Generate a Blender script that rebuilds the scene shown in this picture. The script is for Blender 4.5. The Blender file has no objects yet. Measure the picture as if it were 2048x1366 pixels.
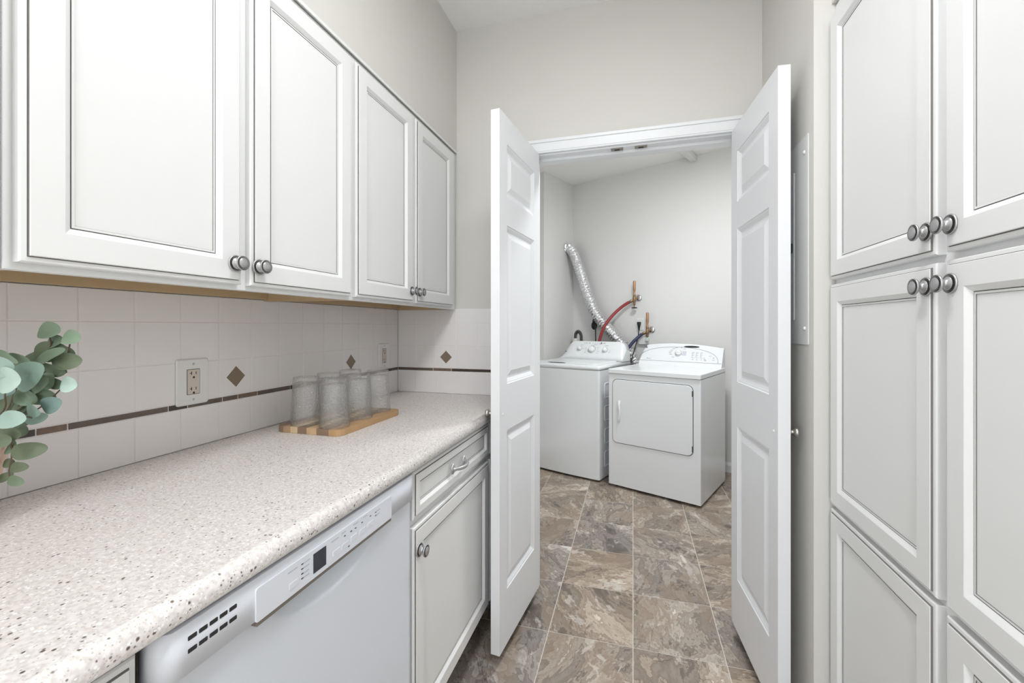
import bpy, bmesh, math, random
from mathutils import Vector, Matrix
random.seed(7)
SC = bpy.context.scene
COL = SC.collection
R = math.radians

# ------------------------------------------------------------------ camera, world, lights, exposure
F_PX, YAW, V0, CX, CH = 859.2, 0.28024, 652.2, 1.1646, 1.2459
cd = bpy.data.cameras.new('camera')
cam = bpy.data.objects.new('camera', cd)
COL.objects.link(cam)
cam.location = (CX, 0.0, CH)
cam.rotation_euler = (R(90), 0, YAW)
cd.sensor_width = 36.0
cd.lens = 36.0 * F_PX / 2048
cd.shift_y = -(683 - V0) / 2048
cd.clip_start = 0.02
SC.camera = cam

w = bpy.data.worlds.new('room_beyond')
SC.world = w
w.use_nodes = True
w.node_tree.nodes['Background'].inputs[0].default_value = (0.93, 0.965, 1.0, 1)
w.node_tree.nodes['Background'].inputs[1].default_value = 1.7


def disk_light(name, loc, size, power, color=(1, 1, 1)):
    ld = bpy.data.lights.new(name, 'AREA')
    ld.shape = 'DISK'
    ld.size = size
    ld.energy = power
    ld.color = color
    o = bpy.data.objects.new(name, ld)
    o.location = loc
    COL.objects.link(o)
    return o


LAMPS = [((1.12, 0.62, 2.60), 0.40, 6.6), ((1.15, -1.55, 2.60), 0.36, 14.0), ((1.45, 2.72, 2.70), 0.34, 15.0)]  # the middle lamp is added to light the kitchen from further back
for i, (l, s, p) in enumerate(LAMPS):
    disk_light('lamp_light', l, s, p, (0.97, 0.985, 1.0))

vs = SC.view_settings
vs.view_transform = 'Standard'
vs.look = 'None'
vs.gamma = 1.0
vs.use_curve_mapping = False
vs.exposure = 0.86
try:
    SC.cycles.use_denoising = True
    SC.cycles.max_bounces = 8
    SC.cycles.diffuse_bounces = 4
    SC.cycles.glossy_bounces = 3
    SC.cycles.transmission_bounces = 8
    SC.cycles.transparent_max_bounces = 10
    SC.cycles.use_adaptive_sampling = True
    SC.cycles.adaptive_threshold = 0.06
    SC.cycles.sample_clamp_indirect = 6.0
    SC.cycles.caustics_refractive = True
    SC.cycles.caustics_reflective = False
except Exception:
    pass


# ------------------------------------------------------------------ materials
def lin(r, g, b):
    def c(x):
        x /= 255.0
        return x / 12.92 if x <= 0.04045 else ((x + 0.055) / 1.055) ** 2.4
    return (c(r), c(g), c(b), 1.0)


def mat(name, rgb, rough=0.5, metal=0.0, bump=0.0, bscale=200.0, var=0.0, vscale=3.0, coat=0.0, **kw):
    m = bpy.data.materials.new(name)
    m.use_nodes = True
    nt = m.node_tree
    b = nt.nodes['Principled BSDF']
    col = lin(*rgb)
    b.inputs['Base Color'].default_value = col
    b.inputs['Roughness'].default_value = rough
    b.inputs['Metallic'].default_value = metal
    if coat:
        b.inputs['Coat Weight'].default_value = coat
        b.inputs['Coat Roughness'].default_value = 0.15
    for k, v in kw.items():
        b.inputs[k].default_value = v
    tc = nt.nodes.new('ShaderNodeTexCoord')
    if var:
        n = nt.nodes.new('ShaderNodeTexNoise')
        n.inputs['Scale'].default_value = vscale
        n.inputs['Detail'].default_value = 4
        nt.links.new(tc.outputs['Object'], n.inputs['Vector'])
        mx = nt.nodes.new('ShaderNodeMix')
        mx.data_type = 'RGBA'
        mx.inputs['A'].default_value = tuple(max(0, c * (1 - var)) for c in col[:3]) + (1,)
        mx.inputs['B'].default_value = tuple(min(1, c * (1 + var)) for c in col[:3]) + (1,)
        nt.links.new(n.outputs['Fac'], mx.inputs['Factor'])
        nt.links.new(mx.outputs['Result'], b.inputs['Base Color'])
    if bump:
        n2 = nt.nodes.new('ShaderNodeTexNoise')
        n2.inputs['Scale'].default_value = bscale
        n2.inputs['Detail'].default_value = 3
        nt.links.new(tc.outputs['Object'], n2.inputs['Vector'])
        bp = nt.nodes.new('ShaderNodeBump')
        bp.inputs['Strength'].default_value = bump
        bp.inputs['Distance'].default_value = 0.002
        nt.links.new(n2.outputs['Fac'], bp.inputs['Height'])
        nt.links.new(bp.outputs['Normal'], b.inputs['Normal'])
    return m


M = {}
M['wall'] = mat('wall_paint', (217, 215, 210), 0.75, bump=0.06, bscale=260, var=0.01)
M['closet_wall'] = mat('closet_wall_paint', (226, 226, 224), 0.75, bump=0.06, bscale=260, var=0.01)
M['ceiling'] = mat('popcorn_ceiling', (247, 246, 244), 0.9, bump=0.9, bscale=150)
M['trim'] = mat('trim_paint', (234, 236, 238), 0.38, bump=0.02, bscale=300)
M['panelpaint'] = mat('panel_paint', (228, 229, 229), 0.8)
M['door'] = mat('door_paint', (236, 238, 241), 0.4, bump=0.03, bscale=220)
M['cab'] = mat('cabinet_paint', (235, 236, 236), 0.34, bump=0.015, bscale=120)
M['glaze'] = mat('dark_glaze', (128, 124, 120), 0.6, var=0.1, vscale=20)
M['maple'] = mat('maple_wood', (200, 176, 140), 0.5, var=0.08, vscale=12, bump=0.05, bscale=60)
M['tile'] = mat('glazed_tile', (240, 238, 238), 0.14, var=0.012, vscale=7, bump=0.02, bscale=14)
M['grout'] = mat('tile_grout', (240, 237, 236), 0.9)
M['strip_dark'] = mat('dark_strip_tile', (74, 64, 58), 0.25, var=0.25, vscale=30)
M['strip_mid'] = mat('grey_brown_strip_tile', (104, 92, 84), 0.25, var=0.15, vscale=30)
M['strip_marble'] = mat('marbled_strip_tile', (122, 102, 88), 0.3, var=0.45, vscale=90)
M['diamond'] = mat('taupe_diamond_tile', (133, 118, 100), 0.3, var=0.1, vscale=40)
M['plate'] = mat('plastic_white', (233, 234, 234), 0.35)
M['outlet'] = mat('plastic_almond', (214, 203, 192), 0.4)
M['black'] = mat('black_plastic', (26, 26, 28), 0.45)
M['darkslot'] = mat('dark_recess', (45, 44, 46), 0.7)
M['pewter'] = mat('brushed_pewter', (188, 188, 189), 0.36, metal=0.8, bump=0.1, bscale=400)
M['pewter_dark'] = mat('antiqued_pewter', (62, 60, 58), 0.5, metal=0.7)
M['nickel'] = mat('satin_nickel', (196, 192, 186), 0.3, metal=0.9)
M['appl'] = mat('appliance_enamel', (228, 231, 233), 0.22, coat=0.2)
M['dish'] = mat('dishwasher_enamel', (226, 231, 240), 0.28, coat=0.15)
M['dishpanel'] = mat('dishwasher_fascia_plastic', (232, 236, 245), 0.35)
M['print'] = mat('grey_print', (120, 122, 126), 0.6)
M['print_light'] = mat('pale_print', (196, 200, 208), 0.6)
M['shadowgap'] = mat('gap_shade_hinge_grey', (70, 72, 72), 0.7)  # grey painted as shade in seams, gaps and lid grip; hinges share it
M['screen'] = mat('dark_display', (58, 60, 72), 0.15)
M['foil'] = mat('aluminium_foil', (238, 239, 240), 0.22, metal=0.9, bump=0.35, bscale=140)
M['red'] = mat('red_rubber', (150, 52, 56), 0.45)
M['blue'] = mat('navy_rubber', (42, 50, 84), 0.45)
M['copper'] = mat('copper_pipe', (186, 142, 108), 0.35, metal=0.8, var=0.15, vscale=30)
M['brass'] = mat('dull_brass', (152, 126, 98), 0.42, metal=0.75, var=0.15, vscale=40)
M['strike'] = mat('worn_steel', (150, 145, 136), 0.5, metal=0.5, var=0.2, vscale=60)
M['chrome'] = mat('chrome', (215, 216, 218), 0.1, metal=1.0)
M['drain'] = mat('grey_corrugated_rubber', (74, 76, 72), 0.55)
M['pvc'] = mat('white_pvc', (226, 226, 216), 0.5)
M['pale_green'] = mat('pale_green_plastic', (196, 214, 200), 0.5)
M['pot'] = mat('terracotta_pink', (226, 196, 178), 0.8, bump=0.1, bscale=120, var=0.05, vscale=12)
M['soil'] = mat('dark_soil', (64, 50, 40), 0.95, bump=0.8, bscale=80)
M['stem'] = mat('brown_stem', (98, 82, 66), 0.7)
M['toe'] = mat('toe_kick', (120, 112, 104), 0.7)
M['cork'] = mat('subfloor_grout', (206, 200, 192), 0.85)
LEAFM = []
for i, c in enumerate([(116, 136, 114), (128, 150, 128), (134, 162, 148), (160, 186, 176), (182, 206, 196), (122, 148, 142), (108, 122, 98)]):
    LEAFM.append(mat('eucalyptus_leaf_%s' % 'abcdefg'[i], c, 0.55, var=0.12, vscale=40))
BOARDM = [mat('acacia_%s' % n, c, 0.5, var=0.22, vscale=22, bump=0.05, bscale=90) for n, c in
          [('dark', (142, 118, 97)), ('mid', (180, 150, 118)), ('light', (216, 192, 156)), ('tan', (198, 168, 130)), ('honey', (186, 150, 110))]]


def counter_material():
    m = bpy.data.materials.new('speckled_solid_surface')
    m.use_nodes = True
    nt = m.node_tree
    b = nt.nodes['Principled BSDF']
    b.inputs['Roughness'].default_value = 0.36
    tc = nt.nodes.new('ShaderNodeTexCoord')
    n = nt.nodes.new('ShaderNodeTexNoise')
    n.inputs['Scale'].default_value = 150
    n.inputs['Detail'].default_value = 3
    nt.links.new(tc.outputs['Object'], n.inputs['Vector'])
    rp = nt.nodes.new('ShaderNodeValToRGB')
    rp.color_ramp.elements[0].position = 0.32
    rp.color_ramp.elements[0].color = lin(211, 205, 202)
    rp.color_ramp.elements[1].position = 0.6
    rp.color_ramp.elements[1].color = lin(234, 230, 228)
    nt.links.new(n.outputs['Fac'], rp.inputs['Fac'])
    prev = rp.outputs['Color']
    for scale, thr, rad, col in ((330, 0.24, 0.26, (194, 187, 183)), (210, 0.10, 0.22, (128, 120, 114)), (120, 0.08, 0.17, (96, 86, 80)), (260, 0.12, 0.4, (250, 249, 248))):
        v = nt.nodes.new('ShaderNodeTexVoronoi')
        v.inputs['Scale'].default_value = scale
        nt.links.new(tc.outputs['Object'], v.inputs['Vector'])
        sp = nt.nodes.new('ShaderNodeSeparateColor')
        nt.links.new(v.outputs['Color'], sp.inputs['Color'])
        a = nt.nodes.new('ShaderNodeMath')
        a.operation = 'LESS_THAN'
        a.inputs[1].default_value = thr
        nt.links.new(sp.outputs[0], a.inputs[0])
        d = nt.nodes.new('ShaderNodeMapRange')
        d.inputs['From Min'].default_value = rad
        d.inputs['From Max'].default_value = rad + 0.14
        d.inputs['To Min'].default_value = 1
        d.inputs['To Max'].default_value = 0
        nt.links.new(v.outputs['Distance'], d.inputs['Value'])
        mu = nt.nodes.new('ShaderNodeMath')
        mu.operation = 'MULTIPLY'
        nt.links.new(a.outputs[0], mu.inputs[0])
        nt.links.new(d.outputs['Result'], mu.inputs[1])
        mx = nt.nodes.new('ShaderNodeMix')
        mx.data_type = 'RGBA'
        nt.links.new(mu.outputs[0], mx.inputs['Factor'])
        nt.links.new(prev, mx.inputs['A'])
        mx.inputs['B'].default_value = lin(*col)
        prev = mx.outputs['Result']
    nt.links.new(prev, b.inputs['Base Color'])
    return m


def slate_material():
    m = bpy.data.materials.new('slate_look_vinyl')
    m.use_nodes = True
    nt = m.node_tree
    L = nt.links.new
    b = nt.nodes['Principled BSDF']
    b.inputs['Roughness'].default_value = 0.42
    tc = nt.nodes.new('ShaderNodeTexCoord')
    oi = nt.nodes.new('ShaderNodeObjectInfo')

    def math_(op, a, bb):
        x = nt.nodes.new('ShaderNodeMath')
        x.operation = op
        for i, v in enumerate((a, bb)):
            if isinstance(v, (int, float)):
                x.inputs[i].default_value = v
            else:
                L(v, x.inputs[i])
        return x.outputs[0]
    wv = math_('MULTIPLY', oi.outputs['Random'], 37.0)
    rot = nt.nodes.new('ShaderNodeVectorRotate')
    rot.rotation_type = 'Z_AXIS'
    L(tc.outputs['Object'], rot.inputs['Vector'])
    L(math_('MULTIPLY', oi.outputs['Random'], 9.0), rot.inputs['Angle'])
    mp = nt.nodes.new('ShaderNodeMapping')
    mp.inputs['Scale'].default_value = (1.0, 1.8, 1.0)
    L(rot.outputs['Vector'], mp.inputs['Vector'])

    def noise(scale, detail, dist, rough=0.6, src=None, off=0.0):
        n = nt.nodes.new('ShaderNodeTexNoise')
        n.noise_dimensions = '4D'
        n.inputs['Scale'].default_value = scale
        n.inputs['Detail'].default_value = detail
        n.inputs['Roughness'].default_value = rough
        n.inputs['Distortion'].default_value = dist
        L(src or mp.outputs['Vector'], n.inputs['Vector'])
        L(math_('ADD', wv, off), n.inputs['W'])
        return n.outputs['Fac']
    n1 = noise(3.4, 9, 0.55, 0.66)
    rp = nt.nodes.new('ShaderNodeValToRGB')
    e = rp.color_ramp.elements
    e[0].position, e[0].color = 0.30, lin(88, 82, 77)
    e[1].position, e[1].color = 0.74, lin(230, 224, 217)
    for p, c in ((0.405, (120, 112, 105)), (0.415, (152, 144, 137)), (0.48, (128, 117, 108)), (0.49, (174, 164, 154)), (0.545, (146, 133, 121)), (0.555, (194, 186, 178)), (0.62, (164, 151, 138)), (0.63, (216, 210, 203))):
        x = e.new(p)
        x.color = lin(*c)
    L(n1, rp.inputs['Fac'])
    # per tile tint, brown against grey
    t = nt.nodes.new('ShaderNodeMapRange')
    L(math_('FRACT', math_('MULTIPLY', oi.outputs['Random'], 7.31), 0.0), t.inputs['Value'])
    tint = nt.nodes.new('ShaderNodeValToRGB')
    te = tint.color_ramp.elements
    te[0].position, te[0].color = 0.0, (0.90, 0.94, 0.98, 1)
    te[1].position, te[1].color = 1.0, (1.04, 0.96, 0.86, 1)
    L(t.outputs['Result'], tint.inputs['Fac'])
    mul = nt.nodes.new('ShaderNodeMix')
    mul.data_type = 'RGBA'
    mul.blend_type = 'MULTIPLY'
    mul.inputs['Factor'].default_value = 1.0
    L(rp.outputs['Color'], mul.inputs['A'])
    L(tint.outputs['Color'], mul.inputs['B'])
    # broad patches of brown
    n3 = noise(2.6, 5, 0.5, 0.62, off=11.0)
    pr = nt.nodes.new('ShaderNodeMapRange')
    pr.inputs['From Min'].default_value = 0.52
    pr.inputs['From Max'].default_value = 0.57
    pr.inputs['To Max'].default_value = 0.6
    L(n3, pr.inputs['Value'])
    m2 = nt.nodes.new('ShaderNodeMix')
    m2.data_type = 'RGBA'
    L(pr.outputs['Result'], m2.inputs['Factor'])
    L(mul.outputs['Result'], m2.inputs['A'])
    m2.inputs['B'].default_value = lin(146, 128, 112)
    # cleft lines: thin iso-lines of a warped noise
    n2 = noise(2.6, 7, 0.9, 0.60, off=5.0)
    ab = math_('ABSOLUTE', math_('SUBTRACT', n2, 0.5), 0.0)
    cr = nt.nodes.new('ShaderNodeMapRange')
    cr.inputs['From Min'].default_value = 0.0
    cr.inputs['From Max'].default_value = 0.012
    cr.inputs['To Min'].default_value = 0.75
    cr.inputs['To Max'].default_value = 0.0
    L(ab, cr.inputs['Value'])
    n4 = noise(6.0, 2, 0, 0.5, off=23.0)
    msk = nt.nodes.new('ShaderNodeMapRange')
    msk.inputs['From Min'].default_value = 0.42
    msk.inputs['From Max'].default_value = 0.6
    L(n4, msk.inputs['Value'])
    crm = math_('MULTIPLY', cr.outputs['Result'], msk.outputs['Result'])
    m3 = nt.nodes.new('ShaderNodeMix')
    m3.data_type = 'RGBA'
    L(crm, m3.inputs['Factor'])
    L(m2.outputs['Result'], m3.inputs['A'])
    m3.inputs['B'].default_value = lin(66, 58, 53)
    # light flaky edges
    n5 = noise(7.0, 7, 0.5, 0.72, off=31.0)
    fr = nt.nodes.new('ShaderNodeMapRange')
    fr.inputs['From Min'].default_value = 0.585
    fr.inputs['From Max'].default_value = 0.615
    fr.inputs['To Max'].default_value = 0.55
    L(n5, fr.inputs['Value'])
    m4 = nt.nodes.new('ShaderNodeMix')
    m4.data_type = 'RGBA'
    L(fr.outputs['Result'], m4.inputs['Factor'])
    L(m3.outputs['Result'], m4.inputs['A'])
    m4.inputs['B'].default_value = lin(218, 211, 204)
    L(m4.outputs['Result'], b.inputs['Base Color'])
    bp = nt.nodes.new('ShaderNodeBump')
    bp.inputs['Strength'].default_value = 0.25
    bp.inputs['Distance'].default_value = 0.003
    L(n1, bp.inputs['Height'])
    L(bp.outputs['Normal'], b.inputs['Normal'])
    return m


def glass_material():
    """thin pebbled glass: mostly clear, part refracting, reflecting more at grazing angles"""
    m = bpy.data.materials.new('pebbled_clear_glass')
    m.use_nodes = True
    nt = m.node_tree
    L = nt.links.new
    nt.nodes.remove(nt.nodes['Principled BSDF'])
    out = nt.nodes['Material Output']
    tc = nt.nodes.new('ShaderNodeTexCoord')
    v = nt.nodes.new('ShaderNodeTexNoise')
    v.inputs['Scale'].default_value = 165
    v.inputs['Detail'].default_value = 1.0
    L(tc.outputs['Object'], v.inputs['Vector'])
    bp = nt.nodes.new('ShaderNodeBump')
    bp.inputs['Strength'].default_value = 1.0
    bp.inputs['Distance'].default_value = 0.006
    L(v.outputs['Fac'], bp.inputs['Height'])
    tr = nt.nodes.new('ShaderNodeBsdfTransparent')
    tr.inputs['Color'].default_value = (0.99, 0.992, 0.992, 1)
    rf = nt.nodes.new('ShaderNodeBsdfRefraction')
    rf.inputs['IOR'].default_value = 1.12
    rf.inputs['Roughness'].default_value = 0.0
    rf.inputs['Color'].default_value = (0.99, 0.992, 0.992, 1)
    L(bp.outputs['Normal'], rf.inputs['Normal'])
    gl = nt.nodes.new('ShaderNodeBsdfGlossy')
    gl.inputs['Roughness'].default_value = 0.03
    L(bp.outputs['Normal'], gl.inputs['Normal'])
    m1 = nt.nodes.new('ShaderNodeMixShader')
    m1.inputs[0].default_value = 0.22
    L(tr.outputs[0], m1.inputs[1])
    L(rf.outputs[0], m1.inputs[2])
    lw = nt.nodes.new('ShaderNodeLayerWeight')
    lw.inputs['Blend'].default_value = 0.5
    L(bp.outputs['Normal'], lw.inputs['Normal'])
    pw = nt.nodes.new('ShaderNodeMath')
    pw.operation = 'POWER'
    pw.inputs[1].default_value = 4.0
    L(lw.outputs['Facing'], pw.inputs[0])
    fr = nt.nodes.new('ShaderNodeMath')
    fr.operation = 'MULTIPLY_ADD'
    fr.inputs[1].default_value = 0.55
    fr.inputs[2].default_value = 0.06
    L(pw.outputs[0], fr.inputs[0])
    m2 = nt.nodes.new('ShaderNodeMixShader')
    L(fr.outputs[0], m2.inputs[0])
    df = nt.nodes.new('ShaderNodeBsdfDiffuse')
    df.inputs['Color'].default_value = (0.95, 0.96, 0.96, 1)
    L(bp.outputs['Normal'], df.inputs['Normal'])
    m3 = nt.nodes.new('ShaderNodeMixShader')
    m3.inputs[0].default_value = 0.04
    L(m1.outputs[0], m3.inputs[1])
    L(df.outputs[0], m3.inputs[2])
    L(m3.outputs[0], m2.inputs[1])
    L(gl.outputs[0], m2.inputs[2])
    L(m2.outputs[0], out.inputs['Surface'])
    return m


M['counter'] = counter_material()
M['slate'] = slate_material()
M['glass'] = glass_material()
lampm = bpy.data.materials.new('lamp_diffuser')
lampm.use_nodes = True
_b = lampm.node_tree.nodes['Principled BSDF']
_b.inputs['Base Color'].default_value = (0.9, 0.9, 0.88, 1)
_b.inputs['Emission Color'].default_value = (1, 0.97, 0.92, 1)
_b.inputs['Emission Strength'].default_value = 2.5
M['lamp'] = lampm

# ------------------------------------------------------------------ mesh helpers
OFF = {}


class MB:
    def __init__(s):
        s.v, s.f, s.m, s.sm = [], [], [], []

    def face(s, pts, mi=0, sm=False):
        i = len(s.v)
        s.v += [tuple(p) for p in pts]
        s.f.append(list(range(i, i + len(pts))))
        s.m.append(mi)
        s.sm.append(sm)
        return s

    def box(s, x0, x1, y0, y1, z0, z1, mi=0):
        i = len(s.v)
        s.v += [(x, y, z) for z in (z0, z1) for x, y in ((x0, y0), (x1, y0), (x1, y1), (x0, y1))]
        for q in ((0, 3, 2, 1), (4, 5, 6, 7), (0, 1, 5, 4), (1, 2, 6, 5), (2, 3, 7, 6), (3, 0, 4, 7)):
            s.f.append([i + k for k in q])
            s.m.append(mi)
            s.sm.append(False)
        return s

    def prism(s, pts, fn, h0, h1, mi=0, sm=False):
        """closed outline pts (a,b) extruded along h; fn(a,b,h)->xyz"""
        n = len(pts)
        i = len(s.v)
        s.v += [tuple(fn(a, b, h0)) for a, b in pts] + [tuple(fn(a, b, h1)) for a, b in pts]
        s.f.append([i + k for k in range(n)][::-1])
        s.f.append([i + n + k for k in range(n)])
        s.m += [mi, mi]
        s.sm += [False, False]
        for k in range(n):
            j = (k + 1) % n
            s.f.append([i + k, i + j, i + n + j, i + n + k])
            s.m.append(mi)
            s.sm.append(sm)
        return s

    def rings(s, rows, closed=True, cap0=False, cap1=False, mis=None, sm=True):
        n = len(rows[0])
        base = len(s.v)
        for r in rows:
            s.v += [tuple(p) for p in r]
        for k in range(len(rows) - 1):
            for j in range(n if closed else n - 1):
                j2 = (j + 1) % n
                s.f.append([base + k * n + j, base + k * n + j2, base + (k + 1) * n + j2, base + (k + 1) * n + j])
                s.m.append(mis[k] if mis else 0)
                s.sm.append(sm)
        if cap0:
            s.f.append([base + j for j in range(n)][::-1])
            s.m.append(mis[0] if mis else 0)
            s.sm.append(False)
        if cap1:
            s.f.append([base + (len(rows) - 1) * n + j for j in range(n)])
            s.m.append(mis[-1] if mis else 0)
            s.sm.append(False)
        return s

    def lathe(s, prof, fn, n=32, mis=None, cap0=True, cap1=True, sm=True):
        """prof (radius, height); fn(a,b,h)->xyz"""
        rows = [[fn(r * math.cos(2 * math.pi * k / n), r * math.sin(2 * math.pi * k / n), h) for k in range(n)] for r, h in prof]
        return s.rings(rows, True, cap0, cap1, mis, sm)

    def tube(s, path, rad, n=12, mi=0, cap=True):
        P = [Vector(p) for p in path]
        rows = []
        up = None
        for i, p in enumerate(P):
            t = (P[min(i + 1, len(P) - 1)] - P[max(i - 1, 0)]).normalized()
            if up is None:
                up = Vector((0, 0, 1)) if abs(t.z) < 0.9 else Vector((1, 0, 0))
            a = (up - t * up.dot(t)).normalized()
            up = a
            b = t.cross(a)
            r = rad(i / (len(P) - 1), i) if callable(rad) else rad
            rows.append([p + (a * math.cos(2 * math.pi * k / n) + b * math.sin(2 * math.pi * k / n)) * r for k in range(n)])
        return s.rings(rows, True, cap, cap, [mi] * len(rows))

    def nest(s, fn, a0, a1, b0, b1, prof, cap=None):
        """nested rectangles: prof (inset, height, material of the band that ends here)"""
        prev = None
        for ins, h, mi in prof:
            c = [fn(a0 + ins, b0 + ins, h), fn(a1 - ins, b0 + ins, h), fn(a1 - ins, b1 - ins, h), fn(a0 + ins, b1 - ins, h)]
            if prev:
                for k in range(4):
                    j = (k + 1) % 4
                    s.face((prev[k], prev[j], c[j], c[k]), mi)
            prev = c
        if cap is not None:
            s.face(prev, cap)
        return s

    def mesh(s, name, mats, off=(0, 0, 0), merge=True, bevel=0.0, recalc=True):
        me = bpy.data.meshes.new(name)
        ox, oy, oz = off
        me.from_pydata([(x - ox, y - oy, z - oz) for x, y, z in s.v], [], s.f)
        for m_ in (mats if isinstance(mats, (list, tuple)) else [mats]):
            me.materials.append(M[m_] if isinstance(m_, str) else m_)
        me.polygons.foreach_set('material_index', s.m)
        me.polygons.foreach_set('use_smooth', s.sm)
        bm = bmesh.new()
        bm.from_mesh(me)
        if merge:
            bmesh.ops.remove_doubles(bm, verts=bm.verts, dist=1e-6)
        if recalc:
            bmesh.ops.recalc_face_normals(bm, faces=bm.faces)
        if bevel:
            es = [e for e in bm.edges if len(e.link_faces) == 2 and e.calc_face_angle(0) > 0.6]
            bmesh.ops.bevel(bm, geom=es, offset=bevel, segments=2, profile=0.5, affect='EDGES')
        bm.to_mesh(me)
        bm.free()
        return me

    def build(s, name, mats, parent=None, bevel=0.0, **kw):
        off = OFF.get(parent.name, (0, 0, 0)) if parent else (0, 0, 0)
        me = s.mesh(name, mats, off, bevel=bevel, **kw)
        o = bpy.data.objects.new(name, me)
        COL.objects.link(o)
        if parent:
            o.parent = parent
            OFF[o.name] = off
        return o


def tag(o, label, cat, group=None, kind=None):
    o['label'] = label
    o['category'] = cat
    if group:
        o['group'] = group
    if kind:
        o['kind'] = kind
    return o


def thing(name, label, cat, loc=(0, 0, 0), rotz=0.0, group=None, world=True, kind=None):
    """Empty at the base of a thing. world=True: parts are given in world coordinates."""
    o = bpy.data.objects.new(name, None)
    o.empty_display_size = 0.1
    COL.objects.link(o)
    o.location = loc
    o.rotation_euler = (0, 0, rotz)
    OFF[o.name] = tuple(loc) if world else (0, 0, 0)
    return tag(o, label, cat, group, kind)


def put(me, name, parent, loc=(0, 0, 0), rot=(0, 0, 0)):
    """a shared mesh placed in world coordinates under an unrotated parent"""
    o = bpy.data.objects.new(name, me)
    COL.objects.link(o)
    off = OFF.get(parent.name, (0, 0, 0)) if parent else (0, 0, 0)
    o.location = Vector(loc) - Vector(off)
    o.rotation_euler = rot
    if parent:
        o.parent = parent
        OFF[o.name] = tuple(loc)
    return o


def spline(pts, k=8):
    P = [Vector(p) for p in pts]
    P = [P[0] * 2 - P[1]] + P + [P[-1] * 2 - P[-2]]
    out = []
    for i in range(1, len(P) - 2):
        p0, p1, p2, p3 = P[i - 1:i + 3]
        for j in range(k):
            t = j / k
            out.append(0.5 * ((2 * p1) + (p2 - p0) * t + (2 * p0 - 5 * p1 + 4 * p2 - p3) * t * t + (3 * p1 - p0 - 3 * p2 + p3) * t ** 3))
    out.append(P[-2])
    return out


def rrect(a0, a1, b0, b1, r, n=6):
    out = []
    for cx_, cy_, st in ((a1 - r, b1 - r, 0), (a0 + r, b1 - r, 90), (a0 + r, b0 + r, 180), (a1 - r, b0 + r, 270)):
        for k in range(n + 1):
            t = R(st + 90 * k / n)
            out.append((cx_ + r * math.cos(t), cy_ + r * math.sin(t)))
    return out


def XZ(y_sign=1, y0=0):
    return lambda a, b, h: (a, y0 + y_sign * h, b)


XY = lambda a, b, h: (a, b, h)

# ------------------------------------------------------------------ key dimensions (metres)
YB = 1.944          # kitchen face of back wall (tile face)
ZC = 2.687          # kitchen ceiling
XR = 1.656          # right stub wall
YS = 1.425          # stub wall end, pantry starts
XO0, XO1, ZO = 0.697, 1.583, 2.046   # laundry opening
YB2 = 2.06
YREAR = -2.6

# ------------------------------------------------------------------ structure
wl = MB().box(-0.12, -0.006, YREAR, YB2, 0, ZC).build('wall_left', 'wall')
tag(wl, 'pale grey kitchen wall behind the wall cabinets, white tile backsplash', 'wall', kind='structure')

outl = [(-0.006, 0), (XO0, 0), (XO0, ZO), (XO1, ZO), (XO1, 0), (2.3, 0), (2.3, ZC), (-0.006, ZC)]
wb = MB().prism(outl, lambda a, b, h: (a, h, b), YB + 0.004, YB2).build('wall_back', 'wall')
tag(wb, 'pale grey end wall with the double door opening to the laundry', 'wall', kind='structure')

ws = MB().box(-0.006, 0.322, YREAR, YB + 0.004, 2.092, ZC).build('wall_soffit', 'wall')
tag(ws, 'grey drywall bulkhead above the wall cabinets, up to the ceiling', 'wall', kind='structure')

wr = MB().box(XR, 2.3, YS, YB + 0.004, 0, ZC).build('wall_right', 'wall')
tag(wr, 'narrow pale wall between the tall pantry and the laundry doors', 'wall', kind='structure')
wr2 = MB().box(1.70, 2.3, YREAR, 0.47, 0, ZC).build('wall_right', 'wall')
tag(wr2, 'pale grey wall past the near end of the tall pantry', 'wall', kind='structure')
wr3 = MB().box(1.70, 2.3, 0.47, YS, 2.16, ZC).build('wall_right', 'wall')
tag(wr3, 'pale drywall above the tall pantry cabinet', 'wall', kind='structure')

ce = MB().box(-0.12, 2.3, YREAR, YB2, ZC, ZC + 0.1).build('ceiling', 'ceiling')
tag(ce, 'white textured kitchen ceiling', 'ceiling', kind='structure')

# laundry closet, turned about 24 degrees to the kitchen
C3 = Vector((0.5125, 4.658, 0))
EV = Vector((0.915, -0.4035, 0)).normalized()
NV = Vector((0.4035, 0.915, 0)).normalized()
ZL = 2.77


def LP(s_, off, z):
    p = C3 + EV * s_ - NV * off
    return Vector((p.x, p.y, z))


def wallstrip(name, p, q, z0, z1, th, m, label):
    p = Vector((p[0], p[1], 0))
    q = Vector((q[0], q[1], 0))
    d = (q - p).normalized()
    n = Vector((d.y, -d.x, 0)) * th
    o = MB().prism([(p.x, p.y), (q.x, q.y), (q.x + n.x, q.y + n.y), (p.x + n.x, p.y + n.y)], XY, z0, z1).build(name, m)
    return tag(o, label, 'wall', kind='structure')


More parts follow.
